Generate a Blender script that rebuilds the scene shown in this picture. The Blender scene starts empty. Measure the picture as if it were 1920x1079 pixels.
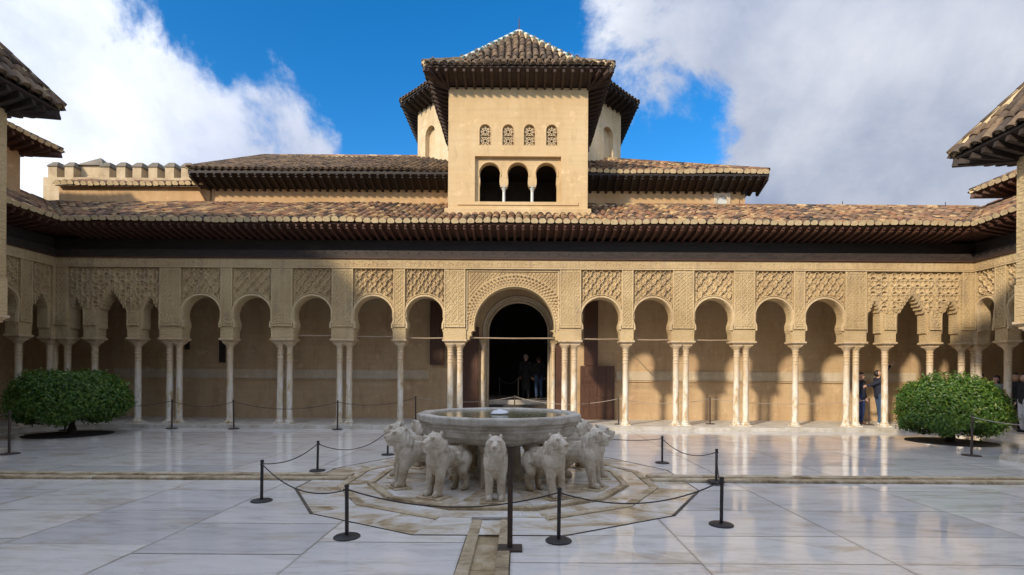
import bpy, bmesh, math, random
from mathutils import Vector, Matrix, Euler
random.seed(7)
R = math.radians
scene = bpy.context.scene
COL = scene.collection

# ------------------------------------------------------------------ camera, sky, sun, exposure
cam_d = bpy.data.cameras.new("camera")
cam = bpy.data.objects.new("camera", cam_d)
COL.objects.link(cam)
cam_d.sensor_width = 36.0
cam_d.lens = 955.0 / 1920.0 * 36.0
cam_d.shift_x = -13.0 / 1920.0
cam_d.shift_y = 166.5 / 1920.0
cam_d.clip_start = 0.05
cam_d.clip_end = 2000.0
cam.location = (0, 0, 1.62)
cam.matrix_world = Matrix.Translation((0, 0, 1.62)) @ Euler((R(90), 0, 0)).to_matrix().to_4x4() @ Matrix.Rotation(0.006, 4, 'Z')
scene.camera = cam

SUN_EL = R(28.0)
SUN_H = Vector((0.634, 0.775, 0)).normalized()          # direction the light travels over the ground
sun_d = bpy.data.lights.new("sun", 'SUN')
sun_d.energy = 2.8
sun_d.angle = R(3.4)
sun_d.color = (1.0, 0.86, 0.68)
sun = bpy.data.objects.new("sun", sun_d)
COL.objects.link(sun)
ldir = Vector((SUN_H.x * math.cos(SUN_EL), SUN_H.y * math.cos(SUN_EL), -math.sin(SUN_EL)))
sun.rotation_euler = ldir.to_track_quat('-Z', 'Y').to_euler()
sun.location = (-20, -25, 30)

world = bpy.data.worlds.new("World")
scene.world = world
world.use_nodes = True
wn = world.node_tree.nodes
wl = world.node_tree.links
wn.clear()


def WN(t, **k):
    n = wn.new(t)
    for a, b in k.items():
        setattr(n, a, b)
    return n


def wmath(op, a, b=None, c=None, clamp=False):
    n = WN('ShaderNodeMath', operation=op, use_clamp=clamp)
    for i, v in enumerate((a, b, c)):
        if v is None:
            continue
        if isinstance(v, (int, float)):
            n.inputs[i].default_value = v
        else:
            wl.new(v, n.inputs[i])
    return n.outputs[0]


sky = WN('ShaderNodeTexSky', sky_type='NISHITA', sun_disc=False)
sky.sun_elevation = SUN_EL
sky.sun_rotation = math.atan2(-SUN_H.x, -SUN_H.y)
sky.altitude = 700
sky.air_density = 1.0
sky.dust_density = 0.3
sky.ozone_density = 3.0
tc = WN('ShaderNodeTexCoord')
nrm = WN('ShaderNodeVectorMath', operation='NORMALIZE')
wl.new(tc.outputs['Generated'], nrm.inputs[0])
sep = WN('ShaderNodeSeparateXYZ')
wl.new(nrm.outputs[0], sep.inputs[0])
zz = wmath('ADD', wmath('MAXIMUM', sep.outputs[2], 0.0), 0.28)
comb = WN('ShaderNodeCombineXYZ')
wl.new(wmath('DIVIDE', sep.outputs[0], zz), comb.inputs[0])
wl.new(wmath('DIVIDE', sep.outputs[1], zz), comb.inputs[1])
mp = WN('ShaderNodeMapping')
mp.inputs['Location'].default_value = (3.1, 1.7, 0.4)
wl.new(nrm.outputs[0], mp.inputs[0])
n1 = WN('ShaderNodeTexNoise')
n1.inputs['Scale'].default_value = 4.6
n1.inputs['Detail'].default_value = 11
n1.inputs['Roughness'].default_value = 0.63
n1.inputs['Distortion'].default_value = 0.35
wl.new(mp.outputs[0], n1.inputs['Vector'])
n2 = WN('ShaderNodeTexNoise')
n2.inputs['Scale'].default_value = 4.2
n2.inputs['Detail'].default_value = 7
n2.inputs['Roughness'].default_value = 0.5
mp2 = WN('ShaderNodeMapping')
mp2.inputs['Location'].default_value = (8.1, 4.2, 2.0)
wl.new(nrm.outputs[0], mp2.inputs[0])
wl.new(mp2.outputs[0], n2.inputs['Vector'])


def blob(v, ang, amp):
    """smooth bump of the cloud cover round one compass direction"""
    d = Vector(v).normalized()
    dp = WN('ShaderNodeVectorMath', operation='DOT_PRODUCT')
    wl.new(nrm.outputs[0], dp.inputs[0])
    dp.inputs[1].default_value = d
    mr = WN('ShaderNodeMapRange', interpolation_type='SMOOTHSTEP')
    mr.inputs['From Min'].default_value = math.cos(R(ang))
    mr.inputs['From Max'].default_value = 1.0
    mr.inputs['To Min'].default_value = 0.0
    mr.inputs['To Max'].default_value = amp
    wl.new(dp.outputs['Value'], mr.inputs['Value'])
    return mr.outputs[0]


cover = wmath('ADD', wmath('MULTIPLY', wmath('SUBTRACT', n1.outputs[0], 0.5), 1.35), 0.57)
for v, a, amp in [((-0.22, 1, 0.67), 14, -0.36), ((-0.23, 1, 0.52), 10, -0.24), ((-0.07, 1, 0.72), 11, -0.30), ((-0.12, 1, 0.50), 12, -0.20), ((-0.62, 1, 0.72), 7, -0.20), ((-0.46, 1, 0.66), 6, -0.10),
                  ((0.27, 1, 0.47), 10, -0.27), ((0.43, 1, 0.47), 8, -0.25), ((0.45, 1, 0.67), 16, 0.22), ((0.85, 1, 0.5), 24, 0.26),
                  ((-0.72, 1, 0.52), 18, 0.16), ((0.15, 1, 0.36), 8, -0.1)]:
    cover = wmath('ADD', cover, blob(v, a, amp))
cr = WN('ShaderNodeMapRange', interpolation_type='SMOOTHSTEP')
cr.inputs['From Min'].default_value = 0.41
cr.inputs['From Max'].default_value = 0.64
wl.new(cover, cr.inputs['Value'])
ccol = WN('ShaderNodeValToRGB')
ccol.color_ramp.elements[0].position = 0.34
ccol.color_ramp.elements[0].color = (2.0, 2.4, 3.45, 1)
ccol.color_ramp.elements[1].position = 0.62
ccol.color_ramp.elements[1].color = (4.9, 5.1, 5.6, 1)
wl.new(wmath('ADD', wmath('MULTIPLY', n2.outputs[0], 0.65), wmath('MULTIPLY', n1.outputs[0], 0.35)), ccol.inputs[0])
G = 0.27  # added fill: clouds towards the unseen sun brightened to lift the shade
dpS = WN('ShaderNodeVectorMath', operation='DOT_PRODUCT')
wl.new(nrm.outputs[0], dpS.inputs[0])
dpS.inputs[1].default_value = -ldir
sunward_fill = wmath('POWER', wmath('DIVIDE', 1 + G * G + 2 * G * 0.6, wmath('SUBTRACT', 1 + G * G, wmath('MULTIPLY', dpS.outputs['Value'], 2 * G))), 1.5)
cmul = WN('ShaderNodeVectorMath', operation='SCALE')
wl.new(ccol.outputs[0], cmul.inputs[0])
wl.new(sunward_fill, cmul.inputs['Scale'])
hs = WN('ShaderNodeHueSaturation')
hs.inputs['Saturation'].default_value = 1.36
hs.inputs['Value'].default_value = 1.42
wl.new(sky.outputs[0], hs.inputs['Color'])
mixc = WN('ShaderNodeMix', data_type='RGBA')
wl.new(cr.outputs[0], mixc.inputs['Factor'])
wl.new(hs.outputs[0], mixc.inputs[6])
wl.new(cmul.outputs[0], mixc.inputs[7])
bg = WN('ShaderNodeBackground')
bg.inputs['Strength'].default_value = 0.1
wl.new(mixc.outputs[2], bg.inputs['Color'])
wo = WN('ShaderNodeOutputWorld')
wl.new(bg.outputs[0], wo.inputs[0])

vs = scene.view_settings
vs.view_transform = 'Standard'
vs.look = 'None'
vs.exposure = 0.66
vs.gamma = 1.0
vs.use_curve_mapping = False
scene.cycles.max_bounces = 8
scene.cycles.use_denoising = True

# ------------------------------------------------------------------ materials
MATS = {}


class NT:
    def __init__(s, name):
        m = bpy.data.materials.new(name)
        m.use_nodes = True
        s.m = m
        s.t = m.node_tree
        s.n = s.t.nodes
        s.l = s.t.links
        s.b = s.n['Principled BSDF']
        s.out = s.n['Material Output']
        MATS[name] = m
        s._tc = None

    def new(s, t, **k):
        n = s.n.new(t)
        for a, b in k.items():
            setattr(n, a, b)
        return n

    def co(s, rnd=False):
        if s._tc is None:
            s._tc = s.new('ShaderNodeTexCoord').outputs['Object']
            if rnd:
                oi = s.new('ShaderNodeObjectInfo')
                mu = s.new('ShaderNodeVectorMath', operation='SCALE')
                mu.inputs[0].default_value = (37.0, 53.0, 11.0)
                s.l.new(oi.outputs['Random'], mu.inputs['Scale'])
                ad = s.new('ShaderNodeVectorMath', operation='ADD')
                s.l.new(s._tc, ad.inputs[0])
                s.l.new(mu.outputs[0], ad.inputs[1])
                s._tc = ad.outputs[0]
        return s._tc

    def world(s):
        return s.new('ShaderNodeNewGeometry').outputs['Position']

    def map(s, v, scale=(1, 1, 1), loc=(0, 0, 0), rot=(0, 0, 0)):
        n = s.new('ShaderNodeMapping')
        n.inputs['Scale'].default_value = scale
        n.inputs['Location'].default_value = loc
        n.inputs['Rotation'].default_value = rot
        s.l.new(v, n.inputs[0])
        return n.outputs[0]

    def noise(s, v, scale, detail=4, rough=0.55, dist=0.0):
        n = s.new('ShaderNodeTexNoise')
        n.inputs['Scale'].default_value = scale
        n.inputs['Detail'].default_value = detail
        n.inputs['Roughness'].default_value = rough
        n.inputs['Distortion'].default_value = dist
        s.l.new(v, n.inputs['Vector'])
        return n.outputs[0]

    def voro(s, v, scale, feature='F1', rnd=1.0):
        n = s.new('ShaderNodeTexVoronoi', feature=feature)
        n.inputs['Scale'].default_value = scale
        n.inputs['Randomness'].default_value = rnd
        s.l.new(v, n.inputs['Vector'])
        return n.outputs['Distance']

    def ramp(s, f, stops):
        n = s.new('ShaderNodeValToRGB')
        e = n.color_ramp.elements
        while len(e) < len(stops):
            e.new(0.5)
        for i, (p, c) in enumerate(stops):
            e[i].position = p
            e[i].color = (*c, 1) if len(c) == 3 else c
        s.l.new(f, n.inputs[0])
        return n.outputs[0]

    def rng(s, f, a, b, c, d):
        n = s.new('ShaderNodeMapRange')
        for k, v in zip(('From Min', 'From Max', 'To Min', 'To Max'), (a, b, c, d)):
            n.inputs[k].default_value = v
        s.l.new(f, n.inputs['Value'])
        return n.outputs[0]

    def math(s, op, a, b):
        n = s.new('ShaderNodeMath', operation=op)
        for i, v in enumerate((a, b)):
            if isinstance(v, (int, float)):
                n.inputs[i].default_value = v
            else:
                s.l.new(v, n.inputs[i])
        return n.outputs[0]

    def mix(s, f, a, b, mode='MIX'):
        n = s.new('ShaderNodeMix', data_type='RGBA', blend_type=mode)
        for i, v in ((0, f), (6, a), (7, b)):
            if isinstance(v, (int, float)):
                n.inputs[i].default_value = v
            elif isinstance(v, tuple):
                n.inputs[i].default_value = (*v, 1)
            else:
                s.l.new(v, n.inputs[i])
        return n.outputs[2]

    def color(s, c):
        if isinstance(c, tuple):
            s.b.inputs['Base Color'].default_value = (*c, 1)
        else:
            s.l.new(c, s.b.inputs['Base Color'])

    def rough(s, v):
        if isinstance(v, (int, float)):
            s.b.inputs['Roughness'].default_value = v
        else:
            s.l.new(v, s.b.inputs['Roughness'])

    def bump(s, h, strength=0.5, dist=0.02):
        n = s.new('ShaderNodeBump')
        n.inputs['Strength'].default_value = strength
        n.inputs['Distance'].default_value = dist
        s.l.new(h, n.inputs['Height'])
        s.l.new(n.outputs[0], s.b.inputs['Normal'])


def m_plaster(name, c1, c2, c3, grain=1.0):
    t = NT(name)
    p = t.world()
    big = t.noise(p, 0.9 * grain, 6, 0.6)
    streak = t.noise(t.map(p, (3.0, 3.0, 0.35)), 1.3, 5, 0.6)
    f = t.math('ADD', t.math('MULTIPLY', big, 0.6), t.math('MULTIPLY', streak, 0.4))
    c = t.ramp(f, [(0.36, c1), (0.5, c2), (0.66, c3)])
    patch = t.rng(t.noise(p, 2.7, 7, 0.7), 0.57, 0.68, 0, 0.55)
    c = t.mix(patch, c, tuple(min(1, x * 1.35 + 0.06) for x in c2))
    crs = t.rng(t.noise(t.map(p, (.25, .25, 7.0)), 1.6, 4, 0.6), 0.35, 0.65, 0.94, 1.04)
    c = t.mix(1.0, c, t.ramp(crs, [(0.8, (.8, .8, .8)), (1.0, (1, 1, 1))]), 'MULTIPLY')
    dk = t.rng(t.noise(t.map(p, (2.4, 2.4, 0.7)), 1.9, 7, 0.7), 0.55, 0.74, 0, 0.5)
    c = t.mix(dk, c, tuple(x * .6 for x in c1))
    t.color(c)
    t.rough(0.9)
    t.bump(t.noise(p, 26, 8, 0.7), 0.45, 0.015)
    return t.m


m_plaster('plaster_tower', (.50, .345, .165), (.56, .395, .20), (.60, .44, .24))
m_plaster('plaster_wall', (.45, .30, .165), (.53, .37, .205), (.58, .43, .255))
m_plaster('plaster_orange', (.44, .27, .12), (.50, .32, .15), (.54, .37, .20))
m_plaster('plaster_pale', (.46, .37, .24), (.55, .45, .31), (.62, .54, .42))
m_plaster('plaster_unlit', (.045, .04, .035), (.06, .052, .045), (.075, .065, .055))  # near-black colour paints in the darkness of unlit rooms
m_plaster('rampart', (.33, .24, .135), (.46, .35, .205), (.54, .43, .27), 1.8)
m_plaster('plaster_lantern', (.47, .35, .19), (.56, .43, .255), (.62, .51, .34))
m_plaster('rampart_cap', (.10, .085, .06), (.15, .125, .09), (.20, .17, .12), 1.8)


def m_carved(name, c1, c2, sc, strength, dist):
    t = NT(name)
    p = t.co()
    w = t.world()
    v = t.voro(t.map(p, (1, 0.35, 1)), sc)
    v2 = t.voro(t.map(p, (1, 0.35, 1), (0.3, 0, 0.2), (0, R(45), 0)), sc * 0.55, 'F1', 0.25)
    n = t.noise(p, sc * 1.7, 4, 0.6, 0.8)
    h = t.math('ADD', t.math('MULTIPLY', v, 0.8), t.math('ADD', t.math('MULTIPLY', v2, 0.7), t.math('MULTIPLY', n, 0.5)))
    f = t.noise(w, 0.75, 6, 0.62)
    c = t.ramp(f, [(0.36, c1), (0.62, c2)])
    st = t.rng(t.noise(t.map(w, (2.2, 2.2, 0.5)), 1.6, 6, 0.66), 0.53, 0.70, 0, 0.55)
    c = t.mix(st, c, (.30, .22, .15))
    f2 = t.rng(t.noise(p, sc * 2.2, 3, 0.6), 0.35, 0.65, 0.86, 1.08)
    c = t.mix(1.0, c, t.ramp(f2, [(0.8, (.8, .8, .8)), (1.0, (1, 1, 1))]), 'MULTIPLY')
    t.color(c)
    t.rough(0.88)
    t.bump(h, strength, dist)


m_carved('stucco', (.455, .325, .155), (.575, .435, .225), 23, 1.0, 0.026)
m_carved('stucco_fine', (.475, .34, .17), (.585, .44, .23), 34, 0.8, 0.018)
m_carved('stucco_rib', (.525, .385, .205), (.625, .48, .27), 22, 0.3, 0.012)

t = NT('column_marble')
p = t.co(True)
n = t.noise(t.map(p, (3.5, 3.5, 1.1)), 2.2, 8, 0.68, 0.5)
c = t.ramp(n, [(0.30, (.33, .19, .075)), (0.40, (.52, .39, .23)), (0.47, (.62, .54, .40)), (0.58, (.72, .67, .58))])
zz_ = t.new('ShaderNodeSeparateXYZ')
t.l.new(t.new('ShaderNodeTexCoord').outputs['Object'], zz_.inputs[0])
up = t.rng(t.math('ADD', zz_.outputs[2], t.math('MULTIPLY', n, 0.8)), 1.7, 2.5, 0, 0.7)
c = t.mix(up, c, (.50, .345, .17))
t.color(c)
t.rough(t.rng(n, 0.3, 0.7, 0.65, 0.4))
t.bump(t.noise(p, 30, 6, 0.7), 0.25, 0.01)

t = NT('marble_floor')
p = t.co(True)
stretch = t.map(p, (0.55, 2.6, 1.0), (0, 0, 0), (0, 0, R(8)))
v1 = t.noise(stretch, 1.5, 9, 0.66, 1.1)
v2 = t.noise(stretch, 4.5, 7, 0.7, 0.9)
vein = t.math('ADD', t.math('MULTIPLY', v1, 0.65), t.math('MULTIPLY', v2, 0.35))
base = t.ramp(vein, [(0.32, (.44, .43, .41)), (0.41, (.68, .655, .615)), (0.50, (.80, .775, .735)), (0.62, (.85, .83, .795))])
oi = t.new('ShaderNodeObjectInfo')
tone = t.ramp(oi.outputs['Random'], [(0.0, (.76, .77, .79)), (0.35, (.95, .945, .93)), (0.7, (1.0, .985, .955)), (1.0, (.87, .88, .90))])
base = t.mix(1.0, base, tone, 'MULTIPLY')
st = t.rng(t.noise(t.map(p, (0.8, 1.9, 1)), 1.35, 7, 0.66, 0.6), 0.53, 0.70, 0, 0.6)
base = t.mix(st, base, (.46, .36, .22))
specks = t.rng(t.noise(p, 34, 3, 0.6), 0.70, 0.75, 0, 0.55)
base = t.mix(specks, base, (.20, .16, .11))
gg = t.new('ShaderNodeSeparateXYZ')
t.l.new(t.new('ShaderNodeTexCoord').outputs['Generated'], gg.inputs[0])
ex_ = t.math('MINIMUM', gg.outputs[0], t.math('SUBTRACT', 1.0, gg.outputs[0]))
ey_ = t.math('MINIMUM', gg.outputs[1], t.math('SUBTRACT', 1.0, gg.outputs[1]))
ed_ = t.math('ADD', t.math('MINIMUM', ex_, ey_), t.math('MULTIPLY', t.noise(p, 6, 6, 0.7), 0.05))
base = t.mix(t.rng(ed_, 0.018, 0.044, 0.4, 0.0), base, (.30, .24, .16))
t.color(base)
w = t.world()
wet = t.noise(w, 0.42, 5, 0.6, 0.6)
wet2 = t.noise(w, 3.1, 5, 0.6)
r_ = t.math('ADD', t.rng(wet, 0.46, 0.60, 0.015, 0.14), t.rng(wet2, 0.45, 0.7, 0.0, 0.08))
t.rough(r_)
t.b.inputs['IOR'].default_value = 1.52
hb = t.math('ADD', t.math('MULTIPLY', t.noise(w, 1.1, 3, 0.5), 1.0), t.math('MULTIPLY', t.noise(w, 9, 4, 0.6), 0.10))
t.bump(hb, 0.045, 0.02)

t = NT('marble_stained')
p = t.co(True)
v1 = t.noise(t.map(p, (0.9, 1.8, 1)), 1.6, 9, 0.68, 0.9)
base = t.ramp(v1, [(0.31, (.26, .175, .085)), (0.40, (.46, .36, .225)), (0.48, (.62, .555, .45)), (0.58, (.72, .70, .66))])
t.color(base)
w = t.world()
t.rough(t.rng(t.noise(w, 1.3, 5, 0.6), 0.38, 0.66, 0.05, 0.33))
t.bump(t.noise(w, 7, 6, 0.6), 0.2, 0.012)

t = NT('channel_stone')
p = t.co(True)
v1 = t.noise(p, 3.2, 9, 0.7, 0.5)
t.color(t.ramp(v1, [(0.32, (.17, .12, .065)), (0.44, (.36, .275, .165)), (0.55, (.52, .43, .29)), (0.68, (.60, .54, .42))]))
t.rough(t.rng(t.noise(p, 6, 5, 0.6), 0.35, 0.65, 0.25, 0.7))
t.bump(t.noise(p, 22, 7, 0.7), 0.5, 0.015)

t = NT('wet_bed')
p = t.co(True)
t.color(t.ramp(t.noise(p, 4, 8, 0.7, 0.4), [(0.36, (.22, .165, .085)), (0.5, (.40, .31, .18)), (0.64, (.55, .47, .33))]))
t.rough(t.rng(t.noise(p, 5, 5, 0.6), 0.35, 0.65, 0.12, 0.4))
t.bump(t.noise(p, 18, 6, 0.65), 0.3, 0.01)

t = NT('bedding')
t.color(t.ramp(t.noise(t.world(), 6, 6, 0.6), [(0.35, (.045, .035, .025)), (0.65, (.13, .10, .07))]))
t.rough(0.8)

t = NT('earth')
t.color(t.ramp(t.noise(t.world(), 14, 8, 0.7), [(0.3, (.012, .010, .008)), (0.7, (.045, .036, .026))]))
t.rough(0.95)
t.bump(t.noise(t.world(), 30, 6, 0.7), 0.8, 0.03)

t = NT('step_marble')
p = t.co(True)
t.color(t.ramp(t.noise(p, 2.5, 8, 0.65, 0.4), [(0.35, (.42, .37, .28)), (0.5, (.56, .52, .44)), (0.66, (.65, .62, .56))]))
t.rough(0.45)
t.bump(t.noise(p, 26, 6, 0.7), 0.25, 0.01)

t = NT('lion_stone')
p = t.co()
n = t.noise(p, 4.5, 8, 0.68, 0.3)
c = t.ramp(n, [(0.33, (.42, .35, .25)), (0.48, (.58, .515, .41)), (0.64, (.69, .64, .54))])
zz_ = t.new('ShaderNodeSeparateXYZ')
t.l.new(p, zz_.inputs[0])
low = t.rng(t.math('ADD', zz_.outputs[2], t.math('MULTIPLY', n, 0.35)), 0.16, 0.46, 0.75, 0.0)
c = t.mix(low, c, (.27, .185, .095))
drip = t.rng(t.noise(t.map(p, (9, 9, 0.9)), 1.4, 5, 0.6), 0.53, 0.66, 0, 0.5)
c = t.mix(drip, c, (.24, .165, .09))
dk = t.rng(t.noise(p, 11, 6, 0.7), 0.56, 0.68, 0, 0.35)
c = t.mix(dk, c, (.16, .135, .105))
t.color(c)
t.rough(0.75)
h = t.math('ADD', t.math('MULTIPLY', t.voro(t.map(p, (1, 1, 0.75)), 34), 0.75), t.math('MULTIPLY', t.noise(p, 40, 6, 0.7), 0.4))
t.bump(h, 0.28, 0.008)

t = NT('basin_stone')
p = t.co()
n = t.noise(t.map(p, (1, 1, 1.6)), 3.2, 9, 0.68)
c = t.ramp(n, [(0.34, (.32, .285, .23)), (0.48, (.46, .425, .36)), (0.64, (.60, .575, .52))])
st = t.rng(t.noise(t.map(p, (5, 5, 0.8)), 1.5, 6, 0.65), 0.53, 0.70, 0, 0.5)
c = t.mix(st, c, (.22, .165, .105))
t.color(c)
t.rough(0.6)
h = t.math('ADD', t.math('MULTIPLY', t.voro(t.map(p, (1, 1, 2)), 26), 0.6), t.math('MULTIPLY', t.noise(p, 34, 6, 0.7), 0.5))
t.bump(h, 0.35, 0.012)

t = NT('basin_water')
t.color((.15, .135, .055))
t.rough(0.04)
t.b.inputs['IOR'].default_value = 1.33
t.bump(t.noise(t.co(), 9, 4, 0.6), 0.25, 0.02)

t = NT('foam')
t.color((.75, .78, .82))
t.rough(0.25)
t.bump(t.noise(t.co(), 60, 4, 0.6), 0.8, 0.02)


def m_wood(name, c1, c2, rough=0.65, st=(12, 12, 0.8)):
    t = NT(name)
    p = t.co(True)
    n = t.noise(t.map(p, st), 1.6, 7, 0.65, 0.4)
    t.color(t.ramp(n, [(0.33, c1), (0.66, c2)]))
    t.rough(rough)
    t.bump(n, 0.4, 0.01)


m_wood('timber_eave', (.022, .012, .008), (.062, .034, .022), 0.7, (1.2, 12, 12))
m_wood('timber_red', (.042, .017, .009), (.115, .046, .024), 0.7, (1.2, 14, 14))
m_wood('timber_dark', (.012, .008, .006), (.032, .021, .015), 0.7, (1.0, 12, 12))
m_wood('timber_band', (.018, .012, .009), (.048, .032, .023), 0.7, (2.0, 9, 9))
m_wood('timber_pavilion', (.018, .012, .009), (.045, .030, .022), 0.75, (4, 4, 4))
m_wood('door_wood', (.055, .024, .013), (.115, .052, .028), 0.5, (14, 14, 1.0))
m_wood('rod_wood', (.24, .17, .10), (.36, .27, .17), 0.6, (1.0, 12, 12))


def m_tile(name, stops, lich):
    t = NT(name)
    g = t.new('ShaderNodeNewGeometry')
    oi = t.new('ShaderNodeObjectInfo')
    r1 = t.math('FRACT', t.math('ADD', g.outputs['Random Per Island'], t.math('MULTIPLY', oi.outputs['Random'], 7.31)), 0)
    c = t.ramp(r1, stops)
    w = t.world()
    n = t.noise(w, 13, 6, 0.7)
    c = t.mix(1.0, c, t.ramp(n, [(0.3, (.62, .62, .62)), (0.62, (1.08, 1.05, 1.0))]), 'MULTIPLY')
    l_ = t.rng(t.noise(w, 4.2, 6, 0.7), 0.52, 0.66, 0, lich)
    c = t.mix(l_, c, (.125, .108, .075))
    l2 = t.rng(t.noise(w, 8.0, 6, 0.7), 0.61, 0.70, 0, 0.6)
    c = t.mix(l2, c, (.40, .31, .15))
    t.color(c)
    t.rough(0.88)
    t.bump(t.noise(w, 55, 5, 0.7), 0.4, 0.01)


m_tile('roof_tile', [(0.0, (.035, .028, .024)), (0.18, (.14, .075, .042)), (0.34, (.36, .20, .09)), (0.47, (.20, .088, .05)), (0.62, (.50, .34, .16)), (0.78, (.12, .078, .048)), (0.9, (.30, .17, .10)), (1.0, (.045, .036, .03))], 0.4)
m_tile('roof_tile_old', [(0.0, (.055, .04, .03)), (0.3, (.12, .08, .05)), (0.55, (.21, .14, .08)), (0.8, (.15, .10, .062)), (1.0, (.08, .06, .042))], 0.5)
t = NT('tile_mortar')
t.color(t.ramp(t.noise(t.co(True), 9, 6, 0.7), [(0.3, (.50, .37, .19)), (0.65, (.68, .54, .31))]))
t.rough(0.9)
t.bump(t.noise(t.world(), 40, 5, 0.7), 0.4, 0.01)
t = NT('tile_hollow_shade')
t.color(t.ramp(t.noise(t.co(True), 9, 6, 0.7), [(0.3, (.07, .05, .033)), (0.65, (.22, .155, .085))]))  # dark inset disc paints the shade inside open tile ends
t.rough(0.9)
t = NT('tile_pan')
t.color(t.ramp(t.noise(t.world(), 6, 6, 0.7), [(0.3, (.06, .042, .03)), (0.65, (.15, .10, .065))]))
t.rough(0.9)
t = NT('tile_glazed_green')
t.color((.035, .13, .115))
t.rough(0.3)
t = NT('tile_glazed_white')
t.color((.55, .56, .50))
t.rough(0.35)
t = NT('iron')
t.color(t.ramp(t.noise(t.co(True), 25, 5, 0.6), [(0.35, (.030, .027, .027)), (0.65, (.055, .05, .048))]))
t.rough(0.5)
t.b.inputs['Metallic'].default_value = 0.35
t = NT('iron_rust')
t.color(t.ramp(t.noise(t.co(True), 16, 6, 0.7), [(0.35, (.030, .025, .023)), (0.65, (.075, .045, .03))]))
t.rough(0.6)
t = NT('rope_dark')
t.color((.05, .043, .04))
t.rough(0.8)
t = NT('rope_pale')
t.color((.36, .31, .25))
t.rough(0.8)
t = NT('bark')
t.color(t.ramp(t.noise(t.map(t.co(), (8, 8, 1.5)), 2, 6, 0.7), [(0.3, (.03, .024, .018)), (0.7, (.085, .068, .05))]))
t.rough(0.9)
t.bump(t.noise(t.map(t.co(), (12, 12, 2)), 2, 6, 0.7), 0.7, 0.02)

t = NT('leaf')
g = t.new('ShaderNodeNewGeometry')
c = t.ramp(g.outputs['Random Per Island'], [(0.0, (.03, .085, .014)), (0.45, (.06, .15, .02)), (0.8, (.10, .20, .028)), (1.0, (.24, .29, .045))])
c = t.mix(t.rng(t.noise(t.world(), 2.6, 4, 0.6), 0.42, 0.68, 0, 0.65), c, (.105, .17, .025))
t.color(c)
t.rough(0.38)
tr = t.new('ShaderNodeBsdfTranslucent')
t.l.new(t.mix(1.0, c, (1.3, 1.5, 0.6), 'MULTIPLY'), tr.inputs['Color'])
mx = t.new('ShaderNodeMixShader')
mx.inputs[0].default_value = 0.28
t.l.new(t.b.outputs[0], mx.inputs[1])
t.l.new(tr.outputs[0], mx.inputs[2])
t.l.new(mx.outputs[0], t.out.inputs[0])


def m_cloth(name, c, rough=0.85):
    if name in MATS:
        return
    t = NT(name)
    n = t.noise(t.co(), 9, 5, 0.6)
    t.color(t.ramp(n, [(0.3, tuple(x * 0.75 for x in c)), (0.7, tuple(min(1, x * 1.15) for x in c))]))
    t.rough(rough)
    t.bump(t.noise(t.co(), 22, 4, 0.6), 0.4, 0.015)


m_cloth('skin', (.50, .29, .20), 0.55)
m_cloth('hair_dark', (.022, .015, .011), 0.6)
m_cloth('hair_grey', (.33, .27, .20), 0.6)
m_cloth('cloth_navy', (.016, .02, .04))
m_cloth('cloth_black', (.014, .014, .016))
m_cloth('cloth_blue', (.025, .05, .15))
m_cloth('cloth_jeans', (.045, .085, .16))
m_cloth('cloth_grey', (.16, .165, .17))
m_cloth('cloth_mustard', (.30, .25, .10))
m_cloth('cloth_white', (.55, .55, .56))
m_cloth('leather_brown', (.10, .045, .025), 0.5)

# ------------------------------------------------------------------ helpers


def link(o, parent=None):
    COL.objects.link(o)
    if parent is not None:
        o.parent = parent
    return o


def thing(name, label, cat, loc=(0, 0, 0), rotz=0.0, group=None):
    o = bpy.data.objects.new(name, None)
    o.empty_display_size = 0.2
    o.location = loc
    o.rotation_euler = (0, 0, rotz)
    link(o)
    tag(o, label, cat, group)
    return o


def tag(o, label, cat, group=None):
    o['label'] = label
    o['category'] = cat
    if group:
        o['group'] = group
    return o


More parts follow.
